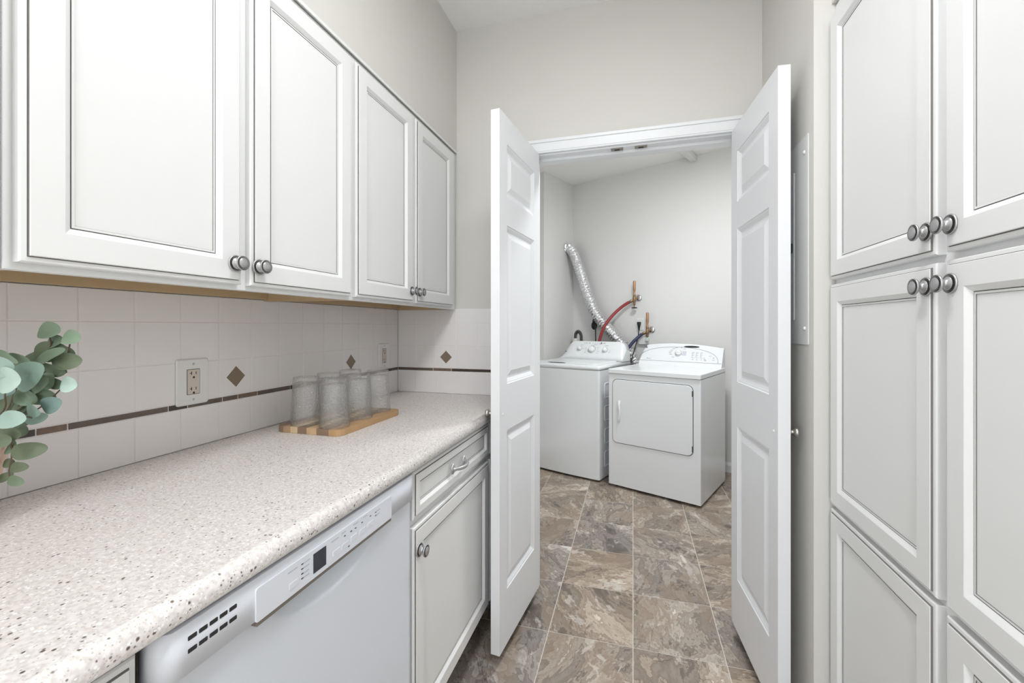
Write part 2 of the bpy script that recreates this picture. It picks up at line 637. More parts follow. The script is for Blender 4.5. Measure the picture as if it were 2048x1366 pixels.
J1 = LP(0, 0.54, 0)
J0 = LP(-0.1, 0.54, 0)
J2 = LP(-0.62, 0.54, 0)
KR = LP(2.2, 0, 0)
wallstrip('wall_laundry_back', KR, C3, 0, ZL, 0.1, 'closet_wall', 'cream laundry wall behind washer and dryer')
wallstrip('wall_laundry_left', C3, J1, 0, ZL, 0.1, 'closet_wall', 'cream side wall left of the washer')
wallstrip('wall_laundry_jog', J0, J2, 0, ZL, 0.1, 'closet_wall', 'short cream return wall beside the left laundry door')
wallstrip('wall_laundry_side', J2, (J2.x, YB2), 0, ZL, 0.1, 'closet_wall', 'hidden cream side wall of the laundry')
wallstrip('wall_laundry_right', (1.77, YB2), KR, 0, ZL, 0.1, 'closet_wall', 'cream laundry wall on the dryer side')
o = MB().box(-0.35, 2.75, YB2, 4.95, ZL, ZL + 0.1).build('ceiling_laundry', 'ceiling')
tag(o, 'off-white laundry ceiling seen under the door header', 'ceiling', kind='structure')
o = MB().prism([(-0.06, 0), (XO0, 0), (XO0, ZO), (XO1, ZO), (XO1, 0), (1.9, 0), (1.9, ZL), (-0.35, ZL), (-0.35, 0)],
               lambda a, b, h: (a, h, b), YB2, YB2 + 0.012).build('wall_laundry_front', 'closet_wall')
tag(o, 'laundry side of the door wall', 'wall', kind='structure')

# floor: grout bed and tiles
fl = MB().box(-0.12, 2.75, YREAR, 4.95, -0.05, -0.0012).build('floor', 'cork')
tag(fl, 'brown and grey slate-look tile floor', 'floor', kind='structure')
PX, PY = 0.3325, 0.348
tm = MB().box(-PX / 2 + 0.0018, PX / 2 - 0.0018, -PY / 2 + 0.0018, PY / 2 - 0.0018, -0.006, 0).mesh('floor_tile', 'slate', bevel=0.0008)
FA = R(0.35)
for i in range(-4, 5):
    for j in range(-4, 10):
        a, b_ = (i + 0.5) * PX, (j + 0.5) * PY
        x = 1.155 + a * math.cos(FA) - b_ * math.sin(FA)
        y = 1.730 + a * math.sin(FA) + b_ * math.cos(FA)
        if x < 0.45 and y < 2.0 or x > 1.9 and y < 2.0 or x > 2.6 or x < -0.2:
            continue
        d = (Vector((x, y, 0)) - C3)
        if d.dot(NV) > 0.1 or (d.dot(EV) < -0.15 and d.dot(NV) > -0.4):
            continue
        put(tm, 'floor_tile', fl, (x, y, 0), (0, 0, FA))

# baseboards in the laundry
base_prof = [(0, 0), (0.014, 0), (0.014, 0.06), (0.010, 0.072), (0.006, 0.078), (0.004, 0.088), (0, 0.088)]


def baseboard(name, p, q, label):
    p = Vector((p[0], p[1], 0))
    q = Vector((q[0], q[1], 0))
    d = (q - p).normalized()
    n = Vector((-d.y, d.x, 0))
    rows = [[pt + n * a + Vector((0, 0, b)) for a, b in base_prof] for pt in (p, q)]
    o = MB().rings(rows, True, True, True, sm=False).build(name, 'trim')
    return tag(o, label, 'baseboard', kind='structure')


baseboard('baseboard_laundry_back', KR, C3, 'white baseboard on the laundry wall beside the dryer')
baseboard('baseboard_laundry_left', C3, J1, 'white baseboard on the laundry wall left of the washer')

# door casing and jamb
def casing(name, pts, label):
    o = MB().prism(pts, lambda a, b, h: (a, h, b), YB - 0.012, YB + 0.004).build(name, 'trim', bevel=0.003)
    return tag(o, label, 'door trim', kind='structure')


cw = 0.058
hd = casing('trim_1', [(XO0 - cw, ZO - 0.006), (XO1 + cw, ZO - 0.006), (XO1 + cw, ZO + cw), (XO0 - cw, ZO + cw)], 'white head casing across the laundry door opening')
MB().box(XO0 - cw + 0.004, XO1 + cw - 0.004, YB - 0.017, YB - 0.012, ZO + cw - 0.018, ZO + cw - 0.004).build('casing_band', 'trim', hd, bevel=0.002)
MB().box(XO0 - cw + 0.004, XO1 + cw - 0.004, YB - 0.0145, YB - 0.012, ZO + 0.001, ZO + 0.006).build('casing_bead', 'trim', hd, bevel=0.001)
lc = casing('trim_2', [(XO0 - cw, 0), (XO0 + 0.002, 0), (XO0 + 0.002, ZO - 0.006), (XO0 - cw, ZO - 0.006)], 'white side casing behind the left laundry door')
rc = casing('trim_3', [(XO1 - 0.002, 0), (XO1 + cw, 0), (XO1 + cw, ZO - 0.006), (XO1 - 0.002, ZO - 0.006)], 'white side casing behind the right laundry door')
t = 0.012
jamb = [(XO0, 0), (XO0 + t, 0), (XO0 + t, ZO - t), (XO1 - t, ZO - t), (XO1 - t, 0), (XO1, 0), (XO1, ZO), (XO0, ZO)]
jb = MB().prism(jamb, lambda a, b, h: (a, h, b), YB + 0.004, YB2 + 0.014).build('trim_4', 'trim')
tag(jb, 'white jamb lining the laundry door opening', 'door jamb', kind='structure')
t2 = 0.024
stop = [(XO0 + t, 0), (XO0 + t2, 0), (XO0 + t2, ZO - t2), (XO1 - t2, ZO - t2), (XO1 - t2, 0), (XO1 - t, 0), (XO1 - t, ZO - t), (XO0 + t, ZO - t)]
MB().prism(stop, lambda a, b, h: (a, h, b), YB + 0.045, YB + 0.085).build('door_stop', 'trim', jb)
for n_, x in (('left', 1.085), ('right', 1.187)):
    r_ = thing('strike_plate', 'brown metal catch plate under the door header, %s of the two' % n_, 'strike plate', (x, YB + 0.024, ZO - t - 0.002), group='catch plates on the door header', world=False)
    MB().box(-0.026, 0.026, -0.012, 0.012, -0.0015, 0.002).build('plate', 'strike', r_, bevel=0.0006)
    MB().box(-0.011, 0.011, -0.006, 0.006, -0.0025, -0.0015).build('catch_hole', 'pewter_dark', r_)

# ------------------------------------------------------------------ backsplash tiles
P = 0.1095
G = 0.0022
ROWS = [(0.9150, 1.0225), (1.0395, 1.1470), (1.1490, 1.2560), (1.2580, 1.330)]
Y0 = 0.5272
wtile = {}


def tile_mesh(wd, ht):
    k = (round(wd, 4), round(ht, 4))
    if k not in wtile:
        wtile[k] = MB().box(-wd / 2, wd / 2, -0.003, 0.003, -ht / 2, ht / 2).mesh('wall_tile', 'tile', bevel=0.0009)
    return wtile[k]


grl = MB().box(-0.006, -0.0012, -0.45, YB, 0.9150, 1.3302).build('grout_bed', 'grout', wl)
grb = MB().box(0, 0.66, YB + 0.0012, YB + 0.004, 0.9150, 1.3302).build('grout_bed', 'grout', wb)
for z0, z1 in ROWS:
    i = -9
    while True:
        a, b_ = Y0 + i * P + G / 2, Y0 + (i + 1) * P - G / 2
        if a > YB - 0.01:
            break
        b_ = min(b_, YB - 0.001)
        if b_ > -0.45:
            put(tile_mesh(b_ - a, z1 - z0 - 0.0005), 'wall_tile', wl, (-0.003, (a + b_) / 2, (z0 + z1) / 2), (0, 0, R(90)))
        i += 1
    edges = [0.0 - P + 0.1026 + P * k for k in range(0, 7)]
    for k in range(6):
        a, b_ = max(edges[k], 0.0) + G / 2, min(edges[k + 1], 0.655) - G / 2
        if b_ - a > 0.01:
            put(tile_mesh(b_ - a, z1 - z0 - 0.0005), 'wall_tile', wb, ((a + b_) / 2, YB + 0.003, (z0 + z1) / 2))
# accent strip pieces
cuts = [-0.45, -0.1, 0.15, 0.30, 0.5683, 0.619, 0.8245, 0.8744, 0.9761, 1.0272, 1.0975, 1.2335, 1.285, 1.42, 1.47, 1.61, 1.66, 1.8902, YB]
mk = ['strip_dark', 'strip_mid', 'strip_dark', 'strip_dark', 'strip_marble', 'strip_mid', 'strip_dark', 'strip_mid', 'strip_mid', 'strip_marble', 'strip_mid', 'strip_dark', 'strip_marble', 'strip_dark', 'strip_mid', 'strip_marble', 'strip_dark', 'strip_mid']
for k in range(len(cuts) - 1):
    a, b_ = cuts[k] + 0.0014, cuts[k + 1] - 0.0014
    MB().box(-0.006, 0.0004, a, b_, 1.0243, 1.0375).build('accent_strip', mk[k], wl, bevel=0.0006)
for a, b_, m_ in ((0.002, 0.1954, 'strip_mid'), (0.198, 0.294, 'strip_marble'), (0.2966, 0.50, 'strip_dark'), (0.5026, 0.655, 'strip_mid')):
    MB().box(a, b_, YB - 0.0004, YB + 0.006, 1.0243, 1.0375).build('accent_strip', m_, wb, bevel=0.0006)
DH = 0.0315
for yc in (Y0 + 4.5 * P, Y0 + 9.5 * P, Y0 - 0.5 * P):
    for nm, hh, x1, m_ in (('diamond_grout', DH + 0.003, 0.0003, 'grout'), ('accent_diamond', DH, 0.0008, 'diamond')):
        MB().prism([(yc - hh, 1.0933), (yc, 1.0933 - hh), (yc + hh, 1.0933), (yc, 1.0933 + hh)], lambda a, b, h: (h, a, b), -0.003, x1).build(nm, m_, wl)
xc = 0.1026 + 1.5 * P
for nm, hh, y1, m_ in (('diamond_grout', DH + 0.003, YB - 0.0003, 'grout'), ('accent_diamond', DH, YB - 0.0008, 'diamond')):
    MB().prism([(xc - hh, 1.0933), (xc, 1.0933 - hh), (xc + hh, 1.0933), (xc, 1.0933 + hh)], lambda a, b, h: (a, h, b), YB + 0.003, y1).build(nm, m_, wb)

# ------------------------------------------------------------------ knobs and pulls (shared meshes; axis +X out of the face)
def knob_mesh():
    n = 60
    prof = [(0.0178, 0.0, 0), (0.0182, 0.0018, 0), (0.0168, 0.0036, 0), (0.0158, 0.0030, 1), (0.0147, 0.0052, 2), (0.0134, 0.0030, 1), (0.0122, 0.0046, 0),
            (0.0095, 0.0070, 0), (0.0070, 0.0105, 0), (0.0060, 0.0155, 0), (0.0063, 0.0195, 0), (0.0085, 0.0235, 0), (0.0125, 0.0265, 0), (0.0150, 0.0285, 0),
            (0.0160, 0.0305, 0), (0.0154, 0.0328, 0), (0.0143, 0.0324, 1), (0.0131, 0.0342, 2), (0.0119, 0.0322, 1), (0.0108, 0.0332, 0), (0.0080, 0.0350, 0), (0.0040, 0.0360, 0), (0.0004, 0.0363, 0)]
    rows, mis = [], []
    prof = [(r, h if h < 0.007 else (0.0070 + (h - 0.0070) * 0.51 if h < 0.0285 else h - 0.0105), k) for r, h, k in prof]
    for r, h, k in prof:
        row = []
        for j in range(n):
            hh = h - (0.0018 if k == 2 and j % 2 else 0)
            tt = 2 * math.pi * j / n
            row.append((hh, r * math.cos(tt), r * math.sin(tt)))
        rows.append(row)
        mis.append(1 if k == 1 else 0)
    mb = MB().rings(rows, True, True, True, [max(mis[i] and 1, 0) for i in range(len(mis))])
    return mb.mesh('knob', ['pewter', 'pewter_dark'])


KNOB = knob_mesh()


def pull_mesh():
    mb = MB()
    hw = 0.045
    path = spline([(0.004, -hw, 0), (0.012, -hw + 0.004, 0), (0.022, -hw + 0.018, -0.001), (0.027, 0, -0.002), (0.022, hw - 0.018, -0.001), (0.012, hw - 0.004, 0), (0.004, hw, 0)], 8)
    mb.tube(path, lambda t, i: 0.0042 + 0.0022 * math.sin(math.pi * t) + 0.003 * (abs(2 * t - 1) ** 8), 14)
    return mb.mesh('pull_bar', 'pewter')


def rosette_mesh():
    n = 24
    rows = []
    for r, h, fl_ in ((0.0125, 0.0, 1), (0.0128, 0.002, 1), (0.0105, 0.0048, 1), (0.007, 0.0062, 0), (0.004, 0.0065, 0)):
        rows.append([(h, (r - (0.0022 if fl_ and j % 2 else 0)) * 0.85 * math.cos(2 * math.pi * j / n), (r - (0.0022 if fl_ and j % 2 else 0)) * 1.35 * math.sin(2 * math.pi * j / n)) for j in range(n)])
    return MB().rings(rows, True, True, True).mesh('pull_rosette', ['pewter'])


PULL, ROS = pull_mesh(), rosette_mesh()

# ------------------------------------------------------------------ cabinets
T = 0.020


def door_profile(frame=0.049, slope=0.011):
    f, s_ = frame, slope
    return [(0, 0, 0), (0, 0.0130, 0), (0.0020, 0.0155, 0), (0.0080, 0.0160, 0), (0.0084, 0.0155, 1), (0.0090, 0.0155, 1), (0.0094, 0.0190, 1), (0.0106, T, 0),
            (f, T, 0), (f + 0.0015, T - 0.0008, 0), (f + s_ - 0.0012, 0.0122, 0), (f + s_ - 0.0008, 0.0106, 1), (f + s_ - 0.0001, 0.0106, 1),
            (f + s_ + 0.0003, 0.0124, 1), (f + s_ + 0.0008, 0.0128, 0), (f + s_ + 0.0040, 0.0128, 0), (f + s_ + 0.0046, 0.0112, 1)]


def cab_front(root, name, fn, a0, a1, b0, b1, frame=0.049, slope=0.011):
    prof = door_profile(frame, slope)
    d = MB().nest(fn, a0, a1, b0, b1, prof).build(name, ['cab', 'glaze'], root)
    k = frame + slope + 0.0046
    MB().face([fn(a0 + k, b0 + k, 0.0112), fn(a1 - k, b0 + k, 0.0112), fn(a1 - k, b1 - k, 0.0112), fn(a0 + k, b1 - k, 0.0112)]).build('panel', 'cab', d)
    MB().face([fn(a0 + 0.001, b0 + 0.001, 0.0003), fn(a1 - 0.001, b0 + 0.001, 0.0003), fn(a1 - 0.001, b1 - 0.001, 0.0003), fn(a0 + 0.001, b1 - 0.001, 0.0003)]).build('door_back', 'cab', d)
    return d


def add_knob(parent, loc, flip=False):
    return put(KNOB, 'knob', parent, loc, (0, 0, math.pi if flip else 0))


# --- wall cabinets: face frame at x = .315, door face at .335
XF = 0.315
fnL = lambda a, b, h: (XF + h, a, b)
ZB, ZT = 1.3262, 2.088


def wall_cabinet(y0, y1, doors, label):
    r = thing('wall_cabinet', label, 'cabinet', (0.16, (y0 + y1) / 2, ZB), group='white wall cabinets over the counter')
    MB().box(0.001, XF - 0.019, y0, y0 + 0.014, ZB, ZT).build('side_panel', ['maple'], r)
    MB().box(0.001, XF - 0.019, y1 - 0.014, y1, ZB, ZT).build('side_panel', ['maple'], r)
    MB().box(0.001, 0.017, y0 + 0.014, y1 - 0.014, 1.3315, 1.40).build('hanging_rail', 'maple', r)
    MB().box(0.017, XF - 0.019, y0 + 0.014, y1 - 0.014, 1.356, 1.370).build('bottom_panel', 'maple', r)
    MB().box(0.001, XF - 0.019, y0 + 0.014, y1 - 0.014, ZT - 0.014, ZT).build('top_panel', 'maple', r)
    ff = [(y0, ZB), (y1, ZB), (y1, ZT), (y0, ZT)]
    mb = MB()
    mb.nest(lambda a, b, h: (XF - 0.019 + h, a, b), y0, y1, ZB, ZT, [(0.03, 0, 0), (0, 0, 0), (0, 0.018, 0), (0.001, 0.019, 0), (0.03, 0.019, 0), (0.03, 0, 0)])
    mb.build('face_frame', 'cab', r)
    for k in range(len(doors) - 1):
        ym = (doors[k][1] + doors[k + 1][0]) / 2
        MB().box(XF - 0.018, XF, ym - 0.02, ym + 0.02, ZB + 0.03, ZT - 0.03).build('mullion', 'cab', r)
    for a0, a1, side in doors:
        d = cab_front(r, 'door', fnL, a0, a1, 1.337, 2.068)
        ky = a1 - 0.019 if side > 0 else a0 + 0.019
        add_knob(d, (XF + T, ky, 1.337 + 0.044))
    return r


wall_cabinet(-0.385, 0.378, [(-0.365, -0.012, 1), (0.010, 0.367, -1)], 'white wall cabinet at the left edge of the picture, only its door edge shows')
wall_cabinet(0.379, 1.136, [(0.389, 0.745, 1), (0.767, 1.126, -1)], 'white double-door wall cabinet above the dishwasher, nearest fully visible')
wall_cabinet(1.137, YB - 0.001, [(1.148, 1.504, 1), (1.527, 1.882, -1)], 'white double-door wall cabinet in the corner beside the laundry doors')
o = MB().box(0.3222, 0.3252, -0.385, YB - 0.001, 2.088, 2.098).build('trim_5', 'cab', bevel=0.001)
tag(o, 'thin white scribe moulding along the top of the wall cabinets', 'moulding', kind='structure')

# --- base cabinets: frame x = .595, front face .615
XB = 0.595
fnB = lambda a, b, h: (XB + h, a, b)
ZCT = 0.9144


def base_cabinet(y0, y1, a0, a1, knob_side, label, pull=True):
    r = thing('base_cabinet', label, 'cabinet', (0.3, (y0 + y1) / 2, 0), group='white base cabinets under the counter')
    MB().box(0.001, XB, y0, y1, 0.148, 0.8735).build('carcass', 'cab', r, bevel=0.0015)
    MB().box(0.02, 0.53, y0 + 0.002, y1 - 0.002, 0.0005, 0.148).build('toe_kick', 'toe', r)
    d = cab_front(r, 'drawer', fnB, a0, a1, 0.741, 0.866, 0.029, 0.009)
    if pull:
        ym = (a0 + a1) / 2 - 0.012
        p_ = put(PULL, 'pull_handle', d, (XB + T - 0.002, ym, 0.800))
        for q in (-1, 1):
            ro = put(ROS, 'pull_rosette', d, (XB + T, ym + q * 0.045, 0.800))
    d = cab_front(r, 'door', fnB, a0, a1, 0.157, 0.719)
    if knob_side:
        add_knob(d, (XB + T, a0 + 0.024 if knob_side < 0 else a1 - 0.024, 0.655))
    return r


base_cabinet(0.994, 1.603, 0.999, 1.588, -1, 'white base cabinet with one drawer and door beside the dishwasher')
base_cabinet(1.604, YB - 0.002, 1.610, 1.925, 0, 'narrow white base cabinet mostly hidden by the left laundry door', pull=False)
base_cabinet(-0.385, 0.366, -0.375, 0.357, 1, 'white base cabinet at the bottom left corner, left of the dishwasher')

# --- countertop with rounded front edge
prof = []
XE, RB = 0.634, 0.017
for k in range(13):
    tt = R(90 - 15 * k)
    prof.append((XE - RB + RB * math.cos(tt), ZCT - 0.019 + 0.019 * math.sin(tt)))
prof = [(0.0006, ZCT)] + prof + [(0.575, ZCT - 0.038), (0.0006, ZCT - 0.038)]
rows = [[(a, y, b) for a, b in prof] for y in (-0.385, YB - 0.0006)]
ct = MB().rings(rows, True, True, True).build('countertop', 'counter')
tag(ct, 'off-white speckled countertop with rounded front edge', 'countertop')
for p_ in ct.data.polygons:
    p_.use_smooth = len(p_.vertices) == 4 and abs(p_.normal.x) > 0.02

# ------------------------------------------------------------------ dishwasher
dw = thing('dishwasher', 'white built-in dishwasher with front controls and dark display', 'dishwasher', (0.3, 0.68, 0))
DY0, DY1 = 0.372, 0.988
MB().box(0.03, 0.588, DY0, DY1, 0.11, 0.870).build('tub', 'strike', dw)
MB().box(0.05, 0.54, DY0 + 0.01, DY1 - 0.01, 0.001, 0.11).build('toe_panel', 'dish', dw)
# door with scooped hand hold
XD = 0.612
nu, nv = 80, 90
rows = []
for j in range(nv + 1):
    z = 0.115 + (0.808 - 0.115) * (j / nv) ** 0.6
    row = []
    for i in range(nu + 1):
        y = DY0 + (DY1 - DY0) * i / nu
        q = ((y - 0.690) / 0.150) ** 2 + ((z - 0.812) / 0.062) ** 2
        dpt = 0.020 * max(0, 1 - q) ** 0.6 if q < 1 else 0
        edge = 0.006 * max(0, 1 - min(y - DY0, DY1 - y) / 0.008) ** 2
        row.append((XD - dpt - edge, y, z))
    rows.append(row)
mb = MB().rings(rows, False)
mb.rings([[(XD - 0.0065, DY0, 0.115), (XD - 0.0065, DY0, 0.808)], [(0.588, DY0, 0.115), (0.588, DY0, 0.808)]], False, sm=False)
mb.rings([[(XD - 0.0065, DY1, 0.115), (XD - 0.0065, DY1, 0.808)], [(0.588, DY1, 0.115), (0.588, DY1, 0.808)]], False, sm=False)
mb.build('door', 'dish', dw)
# fascia, rounded at the ends
pf = []
for k in range(41):
    y = DY0 + (DY1 - DY0) * k / 40
    e_ = min(y - DY0, DY1 - y)
    pf.append((0.624 - 0.018 * max(0, 1 - e_ / 0.02) ** 2.2, y))
pf = pf + [(0.590, DY1), (0.590, DY0)]
mb = MB()
mb.rings([[(x, y, z) for x, y in pf] for z in (0.8085, 0.872)], True, True, True)
fa = mb.build('fascia', 'dishpanel', dw)
for p_ in fa.data.polygons:
    p_.use_smooth = len(p_.vertices) == 4
# raised control insert
fnD = lambda a, b, h: (0.624 + h, a, b)
ins = MB().prism(rrect(0.505, 0.872, 0.806, 0.857, 0.004, 3), fnD, -0.004, 0.0022).build('control_insert', 'dishpanel', dw, bevel=0.0006)
MB().box(0.604, 0.6255, 0.507, 0.870, 0.800, 0.8062).build('pocket_shade_bar', 'toe', dw)  # solid grey bar stands in for the shade inside the hand pocket
MB().prism(rrect(0.622, 0.654, 0.815, 0.849, 0.0008, 2), fnD, 0.002, 0.0027).build('display', 'screen', dw)
for zz in (0.8525, 0.8365):
    for k in range(5):
        y = 0.406 + k * 0.0143
        MB().prism(rrect(y, y + 0.0115, zz - 0.0028, zz + 0.0028, 0.001, 2), fnD, -0.001, 0.0004).build('vent_slot', 'darkslot', dw)
for (a, b_) in ((0.568, 0.823), (0.672, 0.823), (0.697, 0.823), (0.724, 0.826), (0.752, 0.826), (0.780, 0.828)):
    MB().prism(rrect(a, a + 0.020, b_ - 0.005, b_ + 0.005, 0.0015, 2), fnD, 0.002, 0.0029).build('button', 'dishpanel', dw)
ticks = [(0.594, 0.846), (0.594, 0.838), (0.594, 0.830), (0.594, 0.822), (0.704, 0.842), (0.723, 0.842), (0.737, 0.842), (0.758, 0.844), (0.787, 0.845), (0.806, 0.845), (0.806, 0.838), (0.716, 0.816)]
for a, b_ in ticks:
    MB().box(0.6262, 0.6267, a, a + 0.0045, b_ - 0.0008, b_ + 0.0008).build('indicator', 'black', dw)
for a, b_, l_ in ((0.565, 0.847, 0.020), (0.600, 0.846, 0.014), (0.600, 0.838, 0.012), (0.600, 0.830, 0.011), (0.600, 0.822, 0.012), (0.668, 0.848, 0.020), (0.697, 0.850, 0.012), (0.732, 0.851, 0.016), (0.764, 0.852, 0.014), (0.812, 0.846, 0.012), (0.812, 0.838, 0.010)):
    MB().box(0.6262, 0.6265, a, a + l_, b_ - 0.0010, b_ + 0.0010).build('lettering', 'print_light', dw)

# ------------------------------------------------------------------ pantry (fronts face -X)
XP = 1.710
fnP = lambda a, b, h: (XP - h, a, b)
pc = thing('pantry_cabinet', 'tall white built-in pantry with three tiers of paired doors', 'cabinet', (2.0, 0.95, 0))
MB().box(XP, 2.29, 0.475, YS - 0.001, 0.10, 2.155).build('carcass', 'cab', pc, bevel=0.001)
MB().box(XP + 0.05, 2.29, 0.475, YS - 0.001, 0.0005, 0.10).build('toe_kick', 'toe', pc)
for y0, y1, side in ((0.9725, 1.4155, -1), (0.503, 0.9460, 1)):
    for z0, z1, kz in ((1.3765, 2.112, 1.3765 + 0.046), (0.7455, 1.3620, 1.362 - 0.042), (0.115, 0.7335, 0)):
        d = cab_front(pc, 'door', fnP, y0, y1, z0, z1)
        if kz:
            add_knob(d, (XP - T, y0 + 0.019 if side < 0 else y1 - 0.019, kz), True)

# ------------------------------------------------------------------ laundry doors
def panel_sheet(mb, W, H0, H1, st, panels, fn):
    zs = [H0]
    for a, b in panels:
        zs += [a, b]
    zs.append(H1)
    xs = [0, st, W - st, W]
    for i in range(3):
        for j in range(len(zs) - 1):
            if i == 1 and j % 2 == 1:
                mb.nest(fn, xs[1], xs[2], zs[j], zs[j + 1], [(0, 0, 0), (0.003, -0.003, 0), (0.007, -0.0035, 0), (0.020, -0.0105, 0), (0.026, -0.0105, 0), (0.030, -0.0095, 0), (0.048, -0.003, 0), (0.050, -0.003, 0)], 0)
            else:
                mb.face([fn(xs[i], zs[j], 0), fn(xs[i + 1], zs[j], 0), fn(xs[i + 1], zs[j + 1], 0), fn(xs[i], zs[j + 1], 0)])


PAN = [(0.205, 0.806), (0.980, 1.580), (1.686, 1.886)]
DW_, DH_, DT = 0.456, 1.990, 0.035


def laundry_door(name, loc, rot, sgn, label):
    r = thing(name, label, 'door', loc, rot, kind='structure', world=False, group='panelled laundry doors')
    mb = MB()
    panel_sheet(mb, DW_, 0, DH_, 0.070, PAN, lambda a, b, h: (a, sgn * (DT + h), b))
    panel_sheet(mb, DW_, 0, DH_, 0.070, PAN, lambda a, b, h: (a, sgn * (0 - h), b))
    for a, b, c, d in (((0, 0), (DW_, 0), None, None),):
        pass
    y0, y1 = 0, sgn * DT
    mb.face([(0, y0, 0), (DW_, y0, 0), (DW_, y1, 0), (0, y1, 0)])
    mb.face([(0, y0, DH_), (DW_, y0, DH_), (DW_, y1, DH_), (0, y1, DH_)])
    mb.face([(0, y0, 0), (0, y1, 0), (0, y1, DH_), (0, y0, DH_)])
    mb.face([(DW_, y0, 0), (DW_, y1, 0), (DW_, y1, DH_), (DW_, y0, DH_)])
    mb.build('door_leaf', 'door', r)
    kx, kz = DW_ - 0.030, 0.873
    fn = lambda a, b, h: (kx + a, -sgn * h, kz + b)
    MB().lathe([(0.0120, 0.0), (0.0120, 0.003), (0.0065, 0.006), (0.0055, 0.014), (0.0090, 0.019), (0.0145, 0.023), (0.0155, 0.028), (0.0135, 0.032), (0.0065, 0.0345), (0.0004, 0.035)], fn, 28).build('knob', 'nickel', r)
    fn2 = lambda a, b, h: (kx + a, sgn * (DT + h), kz + b)
    MB().lathe([(0.0045, 0.0), (0.0045, 0.0012), (0.003, 0.0024), (0.0003, 0.0028)], fn2, 16).build('screw_cap', 'plate', r)
    for z in (0.2, 1.0, 1.78):
        MB().lathe([(0.006, 0), (0.006, 0.09)], lambda a, b, h: (-0.004 + a, -sgn * 0.004 + b, z + h), 12).build('hinge', 'nickel', r)
    return r


laundry_door('door_1', (0.7022, 1.942, 0.047), math.atan2(-0.9948, -0.1023), 1, 'white three-panel laundry door on the left, swung open against the counter')
laundry_door('door_2', (1.5759, 1.934, 0.047), math.atan2(-0.9964, 0.085), -1, 'white three-panel laundry door on the right, swung open beside the pantry')

# ------------------------------------------------------------------ electrical panel on the stub wall
ep = thing('breaker_panel', 'white flush electrical panel cover on the wall behind the right laundry door', 'electrical panel', (XR, 1.64, 1.19))
fnE = lambda a, b, h: (XR - h, a, b)
MB().prism(rrect(1.460, 1.815, 1.190, 1.817, 0.004, 3), fnE, 0, 0.0025).build('cover', 'panelpaint', ep, bevel=0.0008)
pd = MB().prism(rrect(1.571, 1.770, 1.265, 1.737, 0.003, 3), fnE, 0.0025, 0.0050).build('panel_door', 'panelpaint', ep, bevel=0.0006)
MB().box(XR - 0.009, XR - 0.005, 1.580, 1.602, 1.482, 1.512).build('latch', 'black', pd)
for y, z in ((1.487, 1.769), (1.484, 1.239)):
    MB().lathe([(0.006, 0), (0.006, 0.0015), (0.004, 0.004), (0.0005, 0.005)], lambda a, b, h: (XR - 0.0025 - h, y + a, z + b), 16).build('screw', 'plate', ep)

# ------------------------------------------------------------------ wall outlets
def outlet(yc, zc, hw, hh, label):
    r = thing('wall_outlet', label, 'outlet', (0.0005, yc, zc - hh), group='white backsplash outlets')
    fn = lambda a, b, h: (0.0006 + h, yc + a, zc + b)
    mb = MB()
    mb.rings([[fn(a, b, h) for a, b in rrect(-hw + i_, hw - i_, -hh + i_, hh - i_, 0.007, 5)] for i_, h in ((0, 0), (0, 0.002), (0.003, 0.0052))], True, True, True, sm=False)
    mb.build('cover_plate', 'plate', r)
    MB().prism(rrect(-0.0180, 0.0180, -0.0345, 0.0345, 0.0025, 4), fn, 0.0048, 0.0056).build('receptacle_gap', 'darkslot', r)
    rc_ = MB().prism(rrect(-0.0168, 0.0168, -0.0333, 0.0333, 0.002, 4), fn, 0.005, 0.0066).build('receptacle', 'outlet', r, bevel=0.0004)
    for s_ in (0.021, -0.021):
        sp = lambda a0, a1, b0, b1: MB().box(0.0072, 0.0075, yc + a0, yc + a1, zc + s_ + b0, zc + s_ + b1).build('slot', 'black', rc_)
        sp(-0.0068, -0.0050, -0.002, 0.0070)
        sp(-0.0110, -0.0068, 0.0014, 0.0032)
        sp(0.0052, 0.0070, -0.001, 0.0065)
        MB().prism([(0.0026 * math.cos(R(20 * k)), -0.0085 + 0.0026 * math.sin(R(20 * k))) for k in range(10)] + [(-0.0026, -0.0115), (0.0026, -0.0115)], lambda a, b, h: (0.0072 + h, yc + a, zc + s_ + b), 0, 0.0003).build('slot', 'black', rc_)
    for s_ in (0.048, -0.048):
        MB().lathe([(0.003, 0.005), (0.003, 0.0062), (0.0004, 0.0066)], lambda a, b, h: fn(a, s_ + b, h), 12).build('screw', 'print_light', r)


outlet(0.8855, 1.0945, 0.0445, 0.0625, 'large white wall outlet on the backsplash beside the plant')
outlet(1.812, 1.104, 0.0430, 0.0590, 'white wall outlet near the backsplash corner behind the tumblers')

# ------------------------------------------------------------------ cutting board
cb = thing('cutting_board', 'rounded striped wooden board under the six tumblers', 'board', (0.2, 1.264, ZCT))
BX0, BX1, BY0, BY1, BRD = 0.078, 0.316, 1.090, 1.438, 0.024


def b_inset(x):
    e_ = min(x - BX0, BX1 - x)
    return 0 if e_ >= BRD else BRD - math.sqrt(max(0, BRD ** 2 - (BRD - e_) ** 2))


sx = [BX0, 0.108, 0.136, 0.162, 0.196, 0.232, 0.276, BX1]
bi = [0, 1, 2, 0, 3, 0, 4]
for k in range(7):
    xs = [sx[k] + (sx[k + 1] - sx[k]) * q / 8 for q in range(9)]
    pts = [(x, BY0 + b_inset(x)) for x in xs] + [(x, BY1 - b_inset(x)) for x in xs[::-1]]
    if k == 0 or k == 6:
        pts = [p_ for i, p_ in enumerate(pts)]
    MB().prism(pts, XY, ZCT + 0.0005, ZCT + 0.0195).build('wood_strip', BOARDM[bi[k]], cb, bevel=0.0004)

